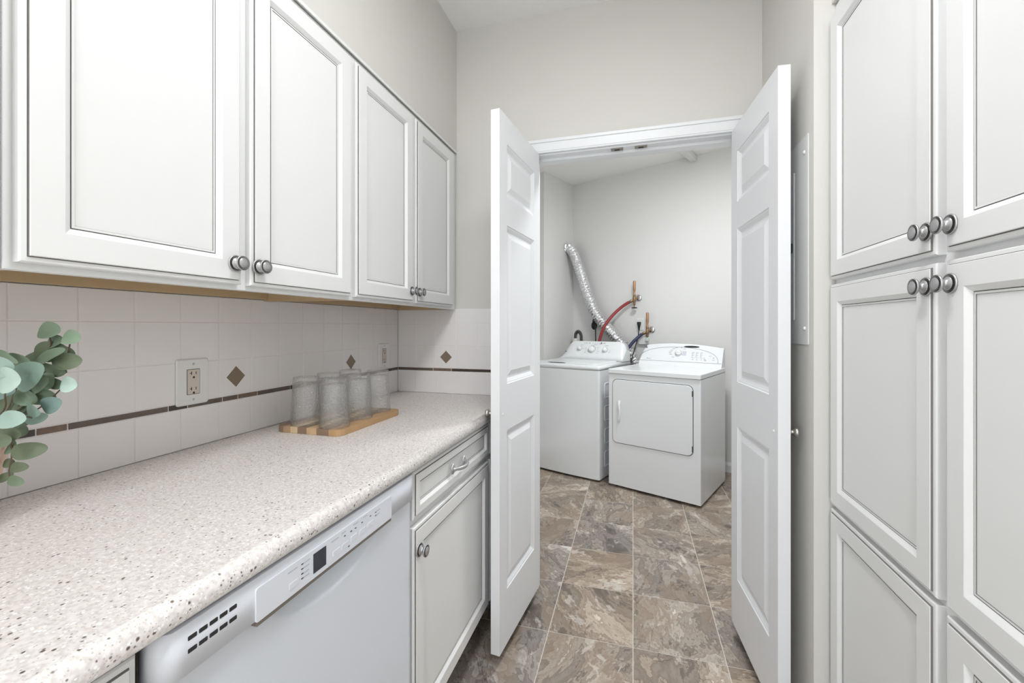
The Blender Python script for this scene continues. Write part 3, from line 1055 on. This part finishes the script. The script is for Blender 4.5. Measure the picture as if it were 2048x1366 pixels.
# ------------------------------------------------------------------ tumblers, mouth down
def tumbler_mesh():
    H = 0.148
    outp, inp = [], []
    for k in range(25):
        z = H * k / 24
        r = 0.0455 - 0.0072 * (z / H) ** 1.1
        if z > 0.128:
            r -= 0.0012 * math.sin(math.pi * (z - 0.128) / 0.02)
        outp.append((r, z))
    outp += [(0.0365, H + 0.0015), (0.030, H + 0.002), (0.0005, H + 0.0005)]
    inp = [(0.0428 - 0.0068 * (z / H), z) for z in [0.0] + [0.128 * k / 10 for k in range(1, 11)]] + [(0.030, 0.1325), (0.0005, 0.1335)]
    inp[0] = (0.0432, 0.0)
    prof_ = inp[::-1] + [(0.0443, -0.0008 + 0.0008)] + outp
    return MB().lathe(prof_, XY, 40, None, False, False).mesh('tumbler', 'glass')


TM = tumbler_mesh()
for x, y, lab in ((0.262, 1.135, 'clear pebbled tumbler at the front corner of the board, nearest'),
                  (0.257, 1.262, 'clear pebbled tumbler in the middle of the front row on the board'),
                  (0.250, 1.388, 'clear pebbled tumbler at the right end of the front row'),
                  (0.150, 1.140, 'clear pebbled tumbler at the left end of the board, standing apart'),
                  (0.146, 1.252, 'clear pebbled tumbler in the middle of the back row, behind the nearest'),
                  (0.142, 1.372, 'clear pebbled tumbler at the far right of the back row by the wall')):
    o = bpy.data.objects.new('tumbler', TM)
    COL.objects.link(o)
    o.location = (x, y, ZCT + 0.0197)
    o.rotation_euler = (0, 0, random.uniform(0, 6))
    tag(o, lab, 'glass', 'upturned tumblers on the board')

# ------------------------------------------------------------------ potted eucalyptus
CY, SY = math.cos(YAW), math.sin(YAW)


def at(u, v, w_):
    r_ = (u - 1024) / F_PX * w_
    return Vector((CX + r_ * CY - w_ * SY, r_ * SY + w_ * CY, CH + (V0 - v) / F_PX * w_))


pcx, pcy = 0.109, 0.402
ZR = 1.060
pl = thing('potted_eucalyptus', 'green eucalyptus plant in a pinkish pot at the left end of the counter', 'plant', (pcx, pcy, ZCT))
MB().lathe([(0.046, ZCT + 0.0005), (0.048, ZCT + 0.003), (0.0755, ZR - 0.003), (0.076, ZR), (0.070, ZR), (0.066, ZR - 0.02), (0.0005, ZR - 0.021)], lambda a, b, h: (pcx + a, pcy + b, h), 48).build('pot', 'pot', pl)
MB().lathe([(0.0655, ZR - 0.02), (0.03, ZR - 0.012), (0.0005, ZR - 0.014)], lambda a, b, h: (pcx + a, pcy + b, h), 32, cap0=False).build('soil', 'soil', pl)


def leaf_mesh(mi, asp):
    n, m_ = 12, 4
    rows = []
    for i in range(n + 1):
        t_ = i / n
        x = -math.cos(math.pi * t_)
        hw = asp * math.sqrt(max(0, 1 - abs(x) ** 2.3)) * (1.0 - 0.08 * x)
        row = []
        for j in range(-m_, m_ + 1):
            y = hw * j / m_
            z = 0.22 * abs(y) ** 1.4 - 0.12 * x * x + 0.02 * math.sin(5 * x + 3 * y)
            row.append((x, y, z))
        rows.append(row)
    return MB().rings(rows, False).mesh('leaf', LEAFM[mi])


LEAVES = {}


def leaf(p, size, asp, ang, mi, tx, ty, base_rot=None):
    k = (mi, round(asp, 1))
    if k not in LEAVES:
        LEAVES[k] = leaf_mesh(mi, k[1])
    o = bpy.data.objects.new('leaf', LEAVES[k])
    COL.objects.link(o)
    o.parent = pl
    rot = Matrix.Rotation(YAW, 4, 'Z') @ Matrix.Rotation(R(90), 4, 'X') @ Matrix.Rotation(R(-ang), 4, 'Z') @ Matrix.Rotation(tx, 4, 'X') @ Matrix.Rotation(ty, 4, 'Y')
    if base_rot is not None:
        rot = base_rot
    o.matrix_local = Matrix.Translation(Vector(p) - Vector((pcx, pcy, ZCT))) @ rot @ Matrix.Scale(size, 4)
    return o


# x, y, half length, half width (quarter pixels of the picture), turn, colour, depth
LV = [(388, 85, 78, 56, 0, 1, .70), (570, 140, 66, 48, 10, 1, .70), (430, 175, 80, 42, -8, 0, .71), (405, 255, 105, 66, 0, 6, .71), (380, 292, 140, 46, -20, 0, .69),
      (530, 330, 88, 55, 0, 6, .70), (555, 262, 44, 36, 20, 0, .72), (500, 385, 50, 36, 30, 6, .72), (415, 402, 100, 44, 8, 0, .70), (262, 305, 44, 50, 60, 0, .71),
      (130, 325, 80, 42, 15, 0, .68), (55, 295, 78, 26, 35, 1, .67), (215, 452, 132, 92, -35, 2, .66), (285, 510, 115, 62, -18, 1, .68), (378, 490, 60, 44, 80, 0, .69),
      (440, 508, 62, 40, 12, 0, .70), (548, 518, 55, 50, 10, 4, .69), (72, 482, 84, 84, 0, 4, .63), (15, 372, 70, 76, 0, 3, .63), (198, 622, 80, 56, 20, 0, .68),
      (322, 610, 88, 58, 10, 0, .69), (405, 682, 84, 52, -22, 5, .68), (258, 716, 72, 52, 20, 2, .67), (60, 655, 95, 70, 10, 6, .69), (150, 700, 62, 58, 0, 6, .70),
      (85, 800, 90, 60, -4, 3, .65), (280, 790, 82, 38, -12, 2, .68), (205, 765, 48, 70, 0, 6, .71), (70, 912, 76, 50, 8, 6, .67), (165, 872, 56, 58, 30, 0, .69),
      (22, 962, 48, 48, 0, 6, .66), (10, 890, 64, 60, 0, 0, .69), (30, 590, 70, 40, -20, 5, .66), (10, 760, 70, 60, 0, 0, .70), (120, 600, 60, 44, 60, 0, .71),
      (222, 1050, 118, 58, -8, 6, .70), (92, 1020, 32, 50, 10, 0, .71), (142, 1182, 90, 38, -2, 6, .70), (70, 1150, 36, 32, 0, 6, .71), (120, 1292, 70, 32, 10, 0, .70), (40, 1262, 50, 30, -30, 6, .71)]
for a, b_, hl, hw, an, ci, dep in LV:
    sc_ = 0.249 * dep / F_PX
    p_ = at(a * 0.249, 640 + b_ * 0.249, dep)
    leaf(p_, hl * sc_ * 1.14, hw / hl * 1.05, an, ci, random.uniform(-.35, .35), random.uniform(-.3, .3))
for k in range(26):   # the side of the plant outside the picture
    an = random.uniform(0, 6.28)
    rr = random.uniform(0.02, 0.09)
    z = random.uniform(1.07, 1.24)
    p_ = Vector((pcx + rr * math.cos(an) * 0.9, pcy - 0.05 + rr * math.sin(an), z))
    u_ = Vector((p_.x - CX, p_.y, 0))
    wd = -u_.x * SY + u_.y * CY
    if 1024 + F_PX * (u_.x * CY + u_.y * SY) / wd > -25 or p_.x < 0.03:
        continue
    leaf(p_, random.uniform(0.018, 0.028), random.choice((0.6, 0.7, 0.8)), 0, random.randrange(7), 0, 0,
         Matrix.Rotation(random.uniform(0, 6), 4, 'Z') @ Matrix.Rotation(random.uniform(-0.9, 0.9), 4, 'X') @ Matrix.Rotation(random.uniform(-0.6, 0.6), 4, 'Y'))
root_p = Vector((pcx + 0.01, pcy, ZR - 0.016))
for pts in ([(10, 780, .68), (130, 560, .69), (260, 420, .70), (400, 230, .705), (395, 110, .70)], [(20, 800, .69), (230, 600, .69), (330, 440, .70), (520, 320, .70), (570, 150, .70)],
            [(40, 820, .68), (260, 740, .68), (400, 640, .69), (500, 545, .69), (545, 520, .69)], [(0, 760, .67), (40, 600, .65), (60, 500, .635)],
            [(40, 960, .69), (90, 1010, .705), (92, 1110, .705), (72, 1230, .705), (100, 1290, .70)], [(20, 840, .67), (85, 820, .655), (200, 780, .67), (280, 790, .68)]):
    P_ = [root_p] + [at(a * 0.249, 640 + b_ * 0.249, d_ + 0.003) for a, b_, d_ in pts]
    MB().tube(spline(P_, 6), 0.0011, 8).build('stem', 'stem', pl)

# ------------------------------------------------------------------ dryer
dr = thing('dryer', 'white front-loading dryer on the right with a square door', 'dryer', (1.276, 3.2955, 0), R(-23.5), world=False)
DWD = 0.343
mb = MB().prism(rrect(-DWD, DWD, 0, 0.655, 0.006, 3), XY, 0.022, 0.878)
mb.build('body', 'appl', dr)
for x, y in ((-0.29, 0.06), (0.29, 0.06), (-0.29, 0.6), (0.29, 0.6)):
    MB().lathe([(0.02, 0.001), (0.02, 0.012), (0.01, 0.013), (0.01, 0.03)], lambda a, b, h: (x + a, y + b, h), 16).build('foot', 'black', dr)
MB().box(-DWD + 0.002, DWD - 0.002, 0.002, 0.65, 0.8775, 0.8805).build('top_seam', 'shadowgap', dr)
MB().prism(rrect(-DWD - 0.001, DWD + 0.001, -0.010, 0.655, 0.010, 4), XY, 0.8805, 0.914).build('top', 'appl', dr, bevel=0.004)
fnF = lambda a, b, h: (a, -h, b)
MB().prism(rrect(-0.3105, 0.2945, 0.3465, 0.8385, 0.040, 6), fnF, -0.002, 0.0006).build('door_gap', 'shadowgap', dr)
dd = MB().prism(rrect(-0.3060, 0.2905, 0.3505, 0.8345, 0.037, 6), fnF, -0.001, 0.0065).build('door', 'appl', dr, bevel=0.003)
MB().prism(rrect(-0.262, -0.205, 0.498, 0.682, 0.012, 4), fnF, 0.0055, 0.0068).build('handle_recess', 'appl', dd)
pth = spline([(-0.252, -0.006, 0.515), (-0.246, -0.020, 0.545), (-0.240, -0.024, 0.590), (-0.246, -0.020, 0.640), (-0.252, -0.006, 0.672)], 8)
MB().tube(pth, lambda t_, i: 0.011 - 0.003 * math.sin(math.pi * t_), 12).build('handle', 'appl', dd)
for z in (0.40, 0.78):
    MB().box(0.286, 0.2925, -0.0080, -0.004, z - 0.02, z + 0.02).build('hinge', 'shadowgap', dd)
# console: leaning face with a gently arched top
NS = 24
def con_top(x):
    s_ = (x + 0.338) / 0.674
    zt = 1.070 + 0.028 * math.sin(math.pi * min(1, max(0, s_ * 0.98 + 0.06))) ** 0.8
    if s_ < 0.06:
        zt -= 0.02 * (1 - s_ / 0.06) ** 2
    return zt


rows = []
for k in range(NS + 1):
    s_ = k / NS
    x = -0.338 + 0.674 * s_
    zt = con_top(x)
    lx = 0.028 * (1 - s_) ** 6
    rows.append([(x, 0.560, 0.9135), (x, 0.578, 0.946), (x + lx * .5, 0.608, (0.946 + zt) / 2), (x + lx, 0.634, zt - 0.006), (x + lx, 0.642, zt), (x + lx, 0.672, zt - 0.004), (x, 0.672, 0.9135)])
cons = MB().rings(rows, True, True, True, sm=False).build('console', 'appl', dr)


def onface(x, z, h=0.0):
    """point on the dryer console face"""
    zt = con_top(x)
    zm = (0.946 + zt) / 2
    if z < 0.946:
        y = 0.56 + 0.018 * (z - 0.9135) / 0.0325
    elif z < zm:
        y = 0.578 + 0.030 * (z - 0.946) / (zm - 0.946)
    else:
        y = 0.608 + 0.026 * (z - zm) / (zt - 0.006 - zm)
    return (x, y - h, z)


MB().tube([onface(-0.336 + 0.668 * k / 10, 0.949, 0.0003) for k in range(11)], 0.0011, 6).build('console_seam', 'print', dr)
arc = []
for k in range(41):
    tt = math.pi * (1 - k / 40)
    arc.append(onface(0.0 - 0.02 + 0.325 * math.cos(tt), 0.951 + 0.118 * math.sin(tt) ** 0.75, 0.0008))
MB().tube(arc, 0.0011, 6).build('console_arc', 'print', dr)
tl = Vector(onface(0, 1.0)) - Vector(onface(0, 0.95))
tl.normalize()
nf = Vector((0, -tl.z, tl.y))


def fc(x, z):
    o_ = Vector(onface(x, z))
    return lambda a, b, h: o_ + Vector((a, 0, 0)) + tl * b + nf * h


MB().prism([(0.062 * math.cos(R(12 * k)), 0.008 * math.sin(R(12 * k))) for k in range(30)], fc(0.092, 1.074), -0.004, 0.0016).build('console_slot', 'black', dr)
dl = MB().lathe([(0.031, 0), (0.031, 0.003), (0.024, 0.004), (0.0225, 0.020), (0.018, 0.024), (0.0003, 0.0245)], fc(-0.008, 1.022), 36).build('dial', 'plate', dr)
MB().lathe([(0.0255, 0.0036), (0.0255, 0.0045), (0.022, 0.005)], fc(-0.008, 1.022), 36, cap0=False, cap1=False).build('dial_ring', 'pewter_dark', dl)
MB().prism([(-0.018, -0.003), (0.018, -0.003), (0.018, 0.003), (-0.018, 0.003)], fc(-0.008, 1.022), 0.0235, 0.029).build('dial_grip', 'plate', dl, bevel=0.001)
MB().prism(rrect(0.02, 0.055, -0.020, 0.018, 0.002, 2), fc(0, 1.02), 0, 0.0012).build('option_plate', 'print_light', dr)


def marks(root, fcf, lst, m_='print', nm='lettering'):
    for x, z, wd, ht in lst:
        MB().prism([(-wd / 2, -ht / 2), (wd / 2, -ht / 2), (wd / 2, ht / 2), (-wd / 2, ht / 2)], fcf(x, z), 0.0002, 0.0012).build(nm, m_, root)


for x in (0.104, 0.136, 0.170):
    marks(dr, fc, [(x, 1.008, 0.0016, 0.046), (x + 0.009, 1.030, 0.014, 0.0016), (x + 0.009, 1.019, 0.010, 0.0016), (x + 0.009, 1.004, 0.012, 0.0016), (x + 0.009, 0.986, 0.014, 0.0016), (x + 0.008, 0.972, 0.010, 0.003)])
marks(dr, fc, [(-0.075, 1.030, 0.026, 0.0022), (-0.078, 1.018, 0.022, 0.0022), (-0.072, 1.006, 0.020, 0.0022), (-0.066, 1.042, 0.020, 0.0022), (-0.052, 1.055, 0.024, 0.0022),
               (-0.030, 1.063, 0.026, 0.0022), (0.012, 1.064, 0.014, 0.0022), (0.040, 1.055, 0.024, 0.0022), (-0.050, 0.985, 0.020, 0.0022), (0.200, 0.987, 0.010, 0.002), (0.205, 0.975, 0.016, 0.003), (0.210, 0.967, 0.020, 0.002),
               (0.245, 1.003, 0.020, 0.0018), (0.27, 0.990, 0.012, 0.003), (0.265, 0.974, 0.005, 0.004), (0.275, 0.974, 0.005, 0.004), (-0.255, 0.965, 0.036, 0.002), (-0.27, 0.967, 0.007, 0.005)])
lg = MB()
lg.lathe([(0.0085, 0.0002), (0.0085, 0.0012), (0.0055, 0.0012), (0.0055, 0.0002)], fc(-0.292, 1.060), 24, cap0=False, cap1=False)
lg.build('round_logo', 'black', dr)
MB().prism([(-0.003, -0.0012), (0.003, -0.0012), (0.003, 0.0012), (-0.003, 0.0012)], fc(-0.292, 1.060), 0.0002, 0.001).build('logo_letters', 'print', dr)

# ------------------------------------------------------------------ washer (front right corner at the origin of its frame)
wa = thing('washer', 'white top-loading washer on the left with three dials', 'washing machine', (0.888, 3.465, 0), R(-20.8), world=False)
WW = 0.686
outl_ = []
for k in range(13):
    s_ = k / 12
    outl_.append((-WW + 0.012 + (WW - 0.024) * s_, -0.012 * math.sin(math.pi * s_)))
outl_ = [(-WW, 0.014), (-WW + 0.003, 0.005)] + outl_ + [(-0.003, 0.005), (0, 0.014), (0, 0.655), (-WW, 0.655)]
MB().prism(outl_, XY, 0.020, 0.889).build('body', 'appl', wa)
for x, y in ((-0.63, 0.07), (-0.06, 0.07), (-0.63, 0.6), (-0.06, 0.6)):
    MB().lathe([(0.02, 0.001), (0.02, 0.012), (0.01, 0.013), (0.01, 0.03)], lambda a, b, h: (x + a, y + b, h), 16).build('foot', 'black', wa)
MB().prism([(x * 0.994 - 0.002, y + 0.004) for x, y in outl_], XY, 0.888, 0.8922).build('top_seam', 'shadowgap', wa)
mb = MB()
tops = [[(x, y, 0.892) for x, y in outl_], [(x, y, 0.912) for x, y in outl_]]
cxw, cyw = -WW / 2, 0.33
for f_, z in ((0.988, 0.922), (0.965, 0.9275), (0.93, 0.929)):
    tops.append([(cxw + (x - cxw) * f_, cyw + (y - cyw) * f_, z) for x, y in outl_])
mb.rings(tops, True, True, True)
mb.build('top', 'appl', wa)
ld_ = MB().prism(rrect(-0.640, -0.046, 0.035, 0.480, 0.045, 6), XY, 0.927, 0.937).build('lid', 'appl', wa, bevel=0.004)
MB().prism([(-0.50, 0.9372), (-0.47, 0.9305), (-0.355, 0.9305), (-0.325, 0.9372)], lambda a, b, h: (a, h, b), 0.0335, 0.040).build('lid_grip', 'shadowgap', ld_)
MB().prism(rrect(-0.480, -0.345, 0.012, 0.034, 0.008, 4), XY, 0.9275, 0.9312).build('lid_lip', 'appl', ld_, bevel=0.001)
# swept console
rows = []
KS = 36
for k in range(KS + 1):
    s_ = k / KS
    x = -0.682 + 0.680 * s_
    xl, xr_ = x + 0.682, -0.002 - x
    up = 0.172
    if xl < 0.16:
        q = xl / 0.16
        up = 0.172 * (q * q * (3 - 2 * q)) ** 0.85
    if xr_ < 0.075:
        q = xr_ / 0.075
        up = min(up, 0.172 * (0.55 + 0.45 * math.sqrt(max(0, 1 - (1 - q) ** 2))))
    zt = 0.931 + max(up, 0.001)
    rows.append([(x, 0.470, 0.930), (x, 0.485, 0.930 + (zt - 0.930) * 0.22), (x, 0.520, 0.930 + (zt - 0.930) * 0.62), (x, 0.552, zt - 0.005 * up / 0.172), (x, 0.562, zt), (x, 0.640, zt - 0.004 * up / 0.172), (x, 0.650, 0.930)])
MB().rings(rows, True, True, True).build('console', 'appl', wa)
wt = Vector((0, 0.067, 0.133)).normalized()
wn = Vector((0, -wt.z, wt.y))


def wc(x, z):
    tt = (z - 0.968) / (1.098 - 0.968)
    o_ = Vector((x, 0.485 + 0.067 * tt, z))
    return lambda a, b, h: o_ + Vector((a, 0, 0)) + wt * b + wn * h


for x, z, rd in ((-0.448, 1.034, 0.022), (-0.322, 1.030, 0.034), (-0.187, 1.027, 0.024)):
    kk = MB().lathe([(rd, -0.004), (rd, 0.003), (rd * 0.93, 0.005), (rd * 0.80, 0.006), (rd * 0.72, 0.024), (rd * 0.62, 0.028), (0.0003, 0.0285)], wc(x, z), 36).build('dial', 'plate', wa)
    MB().lathe([(rd * 1.10, -0.002), (rd * 1.10, 0.0018), (rd, 0.0018)], wc(x, z), 36, cap0=False, cap1=False).build('dial_ring', 'print', kk)
    MB().lathe([(rd * 0.86, 0.0052), (rd * 0.86, 0.0064), (rd * 0.79, 0.0068)], wc(x, z), 36, cap0=False, cap1=False).build('dial_shadow_line', 'print', kk)
marks(wa, wc, [(-0.385, 1.040, 0.016, 0.002), (-0.385, 1.028, 0.014, 0.002), (-0.382, 1.012, 0.016, 0.002), (-0.385, 0.998, 0.020, 0.002), (-0.262, 1.046, 0.020, 0.002), (-0.262, 1.031, 0.014, 0.002), (-0.256, 1.014, 0.022, 0.002), (-0.262, 0.998, 0.018, 0.002),
               (-0.412, 1.034, 0.018, 0.0016), (-0.430, 1.066, 0.032, 0.002), (-0.290, 1.072, 0.038, 0.002), (-0.180, 1.064, 0.034, 0.0026), (-0.138, 1.020, 0.014, 0.0016), (-0.145, 1.006, 0.018, 0.0016),
               (-0.395, 1.085, 0.042, 0.0022), (-0.355, 1.085, 0.008, 0.007), (-0.32, 1.087, 0.004, 0.005), (-0.30, 1.087, 0.004, 0.005), (-0.28, 1.087, 0.004, 0.005), (-0.26, 1.087, 0.004, 0.005), (-0.245, 1.078, 0.022, 0.002)])
MB().lathe([(0.008, -0.002), (0.008, 0.0015), (0.0003, 0.002)], wc(-0.238, 1.088), 20).build('start_button', 'print', wa)
MB().box(-0.232 + 0.012, -0.232 + 0.036, 0.545, 0.547, 1.086, 1.089).build('red_mark', 'red', wa)
MB().prism(rrect(-0.008, 0.008, -0.006, 0.006, 0.002, 2), wc(-0.585, 1.000), 0.004, 0.0055).build('badge', 'print', wa)
# embossed ribs on the right side
for k in range(4):
    z = 0.10 + k * 0.185
    o = MB().rings([[(h, a, b) for a, b in rrect(0.09 + i_, 0.60 - i_, z + i_, z + 0.13 - i_, 0.02, 3)] for i_, h in ((0, 0), (0.004, 0.004), (0.010, 0.004), (0.014, 0.0))], True, False, False, sm=False).build('side_rib', 'appl', wa)

# ------------------------------------------------------------------ laundry plumbing
duct_pts = [(0.006, .12, 2.073), (0.035, .12, 2.066), (0.075, .12, 2.020), (0.104, .11, 1.945), (0.153, .1, 1.805), (0.241, .1, 1.566), (0.311, .1, 1.41), (0.407, .1, 1.282), (0.516, .1, 1.168), (0.596, .1, 1.086), (0.70, .1, 0.98), (0.76, .09, 0.85), (0.80, .09, 0.6), (0.80, .12, 0.40), (0.80, .2, 0.16), (0.80, .262, 0.14)]
dp0 = spline([LP(*p_) for p_ in duct_pts], 40)
dp, acc = [dp0[0]], 0.0
for a_, b_ in zip(dp0, dp0[1:]):
    seg = (b_ - a_).length
    while acc + seg >= 0.007:
        tq = (0.007 - acc) / seg
        a_ = a_ + (b_ - a_) * tq
        seg = (b_ - a_).length
        acc = 0.0
        dp.append(a_)
    acc += seg
mb = MB().tube(dp, lambda t_, i: 0.0515 + 0.0060 * (1 if i % 4 == 0 else (-1 if i % 4 == 2 else 0)), 26)
mb.v = [tuple(c + random.uniform(-0.0022, 0.0022) for c in v_) for v_ in mb.v]
o = mb.build('dryer_duct', 'foil', recalc=True)
for p_ in o.data.polygons:
    p_.use_smooth = False
tag(o, 'crinkled silver foil duct running up the laundry wall', 'duct')


def tube_thing(name, pts, rad, m_, label, cat, n=12, k=8):
    o_ = MB().tube(spline([LP(*p_) for p_ in pts], k), rad, n).build(name, m_)
    return tag(o_, label, cat)


tube_thing('water_hose', [(0.671, 0.050, 1.4785), (0.650, .057, 1.468), (0.592, .08, 1.424), (0.528, .13, 1.346), (0.478, .19, 1.247), (0.440, .21, 1.132), (0.423, .22, 1.0), (0.42, .22, 0.8)], 0.0150, 'red', 'red water hose curving from the upper copper valve', 'hose')
tube_thing('water_hose', [(0.801, 0.050, 1.1695), (0.780, .062, 1.152), (0.736, .11, 1.094), (0.700, .15, 1.03), (0.669, .2, 0.967), (0.60, .22, 0.83)], 0.0150, 'blue', 'dark blue water hose curving from the lower copper valve', 'hose')


def valve(s_, z, rot_label, cap):
    r = thing('water_valve', rot_label, 'valve', LP(s_, 0.05, z), 0, group='copper valves on the laundry wall')
    base = LP(s_, 0.05, 0)
    V = lambda a, b, h: Vector((base.x, base.y, z)) + EV * a - NV * b + Vector((0, 0, h))
    MB().lathe([(0.0115, 0.02), (0.0115, 0.045), (0.0085, 0.052), (0.0085, 0.07), (0.0125, 0.082), (0.0125, 0.165), (0.010, 0.172), (0.0004, 0.173)], V, 20).build('arrestor_pipe', 'copper', r)
    MB().lathe([(0.009, -0.062), (0.012, -0.05), (0.012, -0.03), (0.0155, -0.026), (0.0155, 0.012), (0.012, 0.02), (0.0135, 0.022), (0.0135, 0.034), (0.0004, 0.035)], V, 20).build('valve_body', 'brass', r)
    side = lambda a, b, h: Vector((base.x, base.y, z - 0.012)) + EV * (-h) - NV * a + Vector((0, 0, b - 0.35 * h))
    MB().lathe([(0.012, 0.0), (0.012, 0.028), (0.0155, 0.03), (0.0155, 0.046), (0.0004, 0.047)], side, 20).build('hose_coupling', 'brass', r)
    back = lambda a, b, h: LP(s_ + 0.008 * 0, 0, 0) + EV * a - NV * h + Vector((0, 0, z + b + 0.005))
    MB().tube([LP(s_, 0.05, z + 0.005), LP(s_ + 0.010, 0.025, z + 0.006), LP(s_ + 0.022, 0.001, z + 0.008)], 0.009, 14).build('stub_pipe', 'copper', r)
    MB().lathe([(0.034, 0.001), (0.034, 0.003), (0.026, 0.010), (0.014, 0.014), (0.0004, 0.0145)], lambda a, b, h: LP(s_ + 0.022, 0, 0) + EV * a - NV * h + Vector((0, 0, z + b + 0.008)), 28).build('escutcheon', 'chrome', r)
    if cap == 'wheel':
        MB().lathe([(0.004, -0.062), (0.004, -0.086)], V, 10).build('spindle', 'brass', r)
        nb = 20
        rows_ = [[V((rr + 0.002 * (j % 2)) * math.cos(2 * math.pi * j / nb), (rr + 0.002 * (j % 2)) * math.sin(2 * math.pi * j / nb), hh) for j in range(nb)] for rr, hh in ((0.010, -0.082), (0.024, -0.084), (0.026, -0.088), (0.024, -0.092), (0.010, -0.094))]
        MB().rings(rows_, True, True, True).build('wheel_handle', 'black', r)
    else:
        MB().prism(rrect(-0.016, 0.016, -0.014, 0.014, 0.004, 3), lambda a, b, h: V(a, b, h), -0.098, -0.064).build('plug_cap', 'pale_green', r, bevel=0.002)


valve(0.722, 1.511, 'upper copper water valve with black wheel feeding the red hose', 'wheel')
valve(0.852, 1.202, 'lower copper water valve above the dryer feeding the blue hose', 'cap')

# drain hose in a white standpipe
dpts = [(0.104, .12, 1.105), (0.104, .12, 1.150), (0.116, .12, 1.178), (0.137, .12, 1.189), (0.158, .12, 1.178), (0.170, .12, 1.150), (0.172, .12, 1.09), (0.172, .14, 0.90)]
hp = spline([LP(*p_) for p_ in dpts], 16)
o = MB().tube(hp, lambda t_, i: 0.0155 + 0.0022 * math.cos(i * math.pi * 0.5), 16).build('drain_hose', 'drain')
tag(o, 'grey corrugated drain hose hooked over behind the washer', 'hose')
o = MB().lathe([(0.024, 0.3), (0.024, 1.118), (0.019, 1.118), (0.019, 0.3)], lambda a, b, h: LP(0.104, 0.12, h) + Vector((a, b, 0)), 24, cap0=False, cap1=False).build('standpipe', 'pvc')
MB().tube([LP(0.104, 0.12, 0.5), LP(0.104, 0.001, 0.5)], 0.02, 14).build('standpipe_elbow', 'pvc', o)
tag(o, 'white standpipe holding the drain hose behind the washer', 'pipe')


def power_plug(s_, z, head, cordpts, label, outlet_label):
    r = thing('power_outlet', outlet_label, 'outlet', LP(s_, 0, z - 0.057), 0)
    fn = lambda a, b, h: LP(s_, 0, 0) + EV * a - NV * h + Vector((0, 0, z + b))
    MB().rings([[fn(a, b, h) for a, b in rrect(-0.036 + i_, 0.036 - i_, -0.058 + i_, 0.058 - i_, 0.005, 4)] for i_, h in ((0, 0.0005), (0, 0.003), (0.003, 0.0055))], True, True, True, sm=False).build('cover_plate', 'plate', r)
    p_ = thing('plugged_lead', label, 'power lead', LP(s_, 0.006, z), 0)
    if head == 'round':
        MB().lathe([(0.030, 0.006), (0.034, 0.012), (0.030, 0.034), (0.012, 0.044), (0.0004, 0.045)], lambda a, b, h: fn(a * 0.85, b * 1.35, h), 24).build('plug', 'black', p_)
    else:
        MB().lathe([(0.017, 0.024), (0.019, 0.018), (0.018, 0.006), (0.010, -0.030), (0.0065, -0.055), (0.005, -0.06)], lambda a, b, h: LP(s_, 0.026, 0) + EV * a - NV * b + Vector((0, 0, z + h)), 20).build('plug', 'black', p_)
    MB().tube(spline([LP(*q) for q in cordpts], 8), 0.0062 if head == 'round' else 0.0045, 10).build('cable', 'black', p_)


power_plug(0.268, 1.252, 'round', [(0.270, 0.045, 1.270), (0.278, .060, 1.305), (0.294, .07, 1.312), (0.312, .08, 1.275), (0.322, .09, 1.206), (0.330, .10, 1.06), (0.335, .12, 0.8)], 'black cord with a flat plug between the drain hose and red hose', 'white outlet under the black plug beside the foil duct')
power_plug(0.758, 1.262, 'cone', [(0.757, .026, 1.205), (0.757, .045, 1.14), (0.762, .12, 1.05), (0.766, .20, 0.95), (0.75, .25, 0.80)], 'black cord with a cone-shaped plug beside the lower copper valve', 'white outlet left of the lower copper valve')
o = MB().tube(spline([LP(0.312, .046, 1.335), LP(0.352, .042, 1.272), LP(0.403, .04, 1.206), LP(0.46, .03, 1.15)], 8), 0.0028, 8).build('wire', 'drain')
tag(o, 'thin dark wire running behind the foil duct', 'wire')
o = MB().prism(rrect(-0.052, 0.044, -0.045, 0.03, 0.01, 4), lambda a, b, h: LP(0.806, 0, 0) + EV * a - NV * h + Vector((0, 0, 1.115 + b)), 0.001, 0.030).build('pipe_box', 'plate', bevel=0.003)
tag(o, 'small white pipe box on the wall under the lower valve', 'pipe box')

# painted pipe chase on the laundry ceiling
o = MB().prism([(-0.028, ZL - 0.055), (0.028, ZL - 0.055), (0.028, ZL - 0.0005), (-0.028, ZL - 0.0005)], lambda a, b, h: LP(1.26 + a, h, b), 0.001, 1.1).build('pipe_chase', 'closet_wall', bevel=0.008)
tag(o, 'off-white boxed pipe crossing the laundry ceiling to the wall', 'pipe')

# ceiling lamps (out of view; they light the rooms)
for (l, s_, p_), zc_, lab in zip(LAMPS, (ZC, ZC, ZL), ('round flush ceiling lamp over the counter aisle', 'added round flush ceiling lamp further back in the kitchen, out of view', 'round flush ceiling lamp inside the laundry')):
    r = thing('ceiling_lamp', lab, 'lamp', (l[0], l[1], zc_), world=False)
    MB().lathe([(0.17, 0.0), (0.18, -0.02), (0.17, -0.03), (0.0005, -0.03)], XY, 32, cap0=False).build('lamp_base', 'plate', r)
    MB().lathe([(0.165, -0.03), (0.15, -0.048), (0.09, -0.060), (0.0005, -0.064)], XY, 32, cap0=False).build('lamp_diffuser', 'lamp', r)
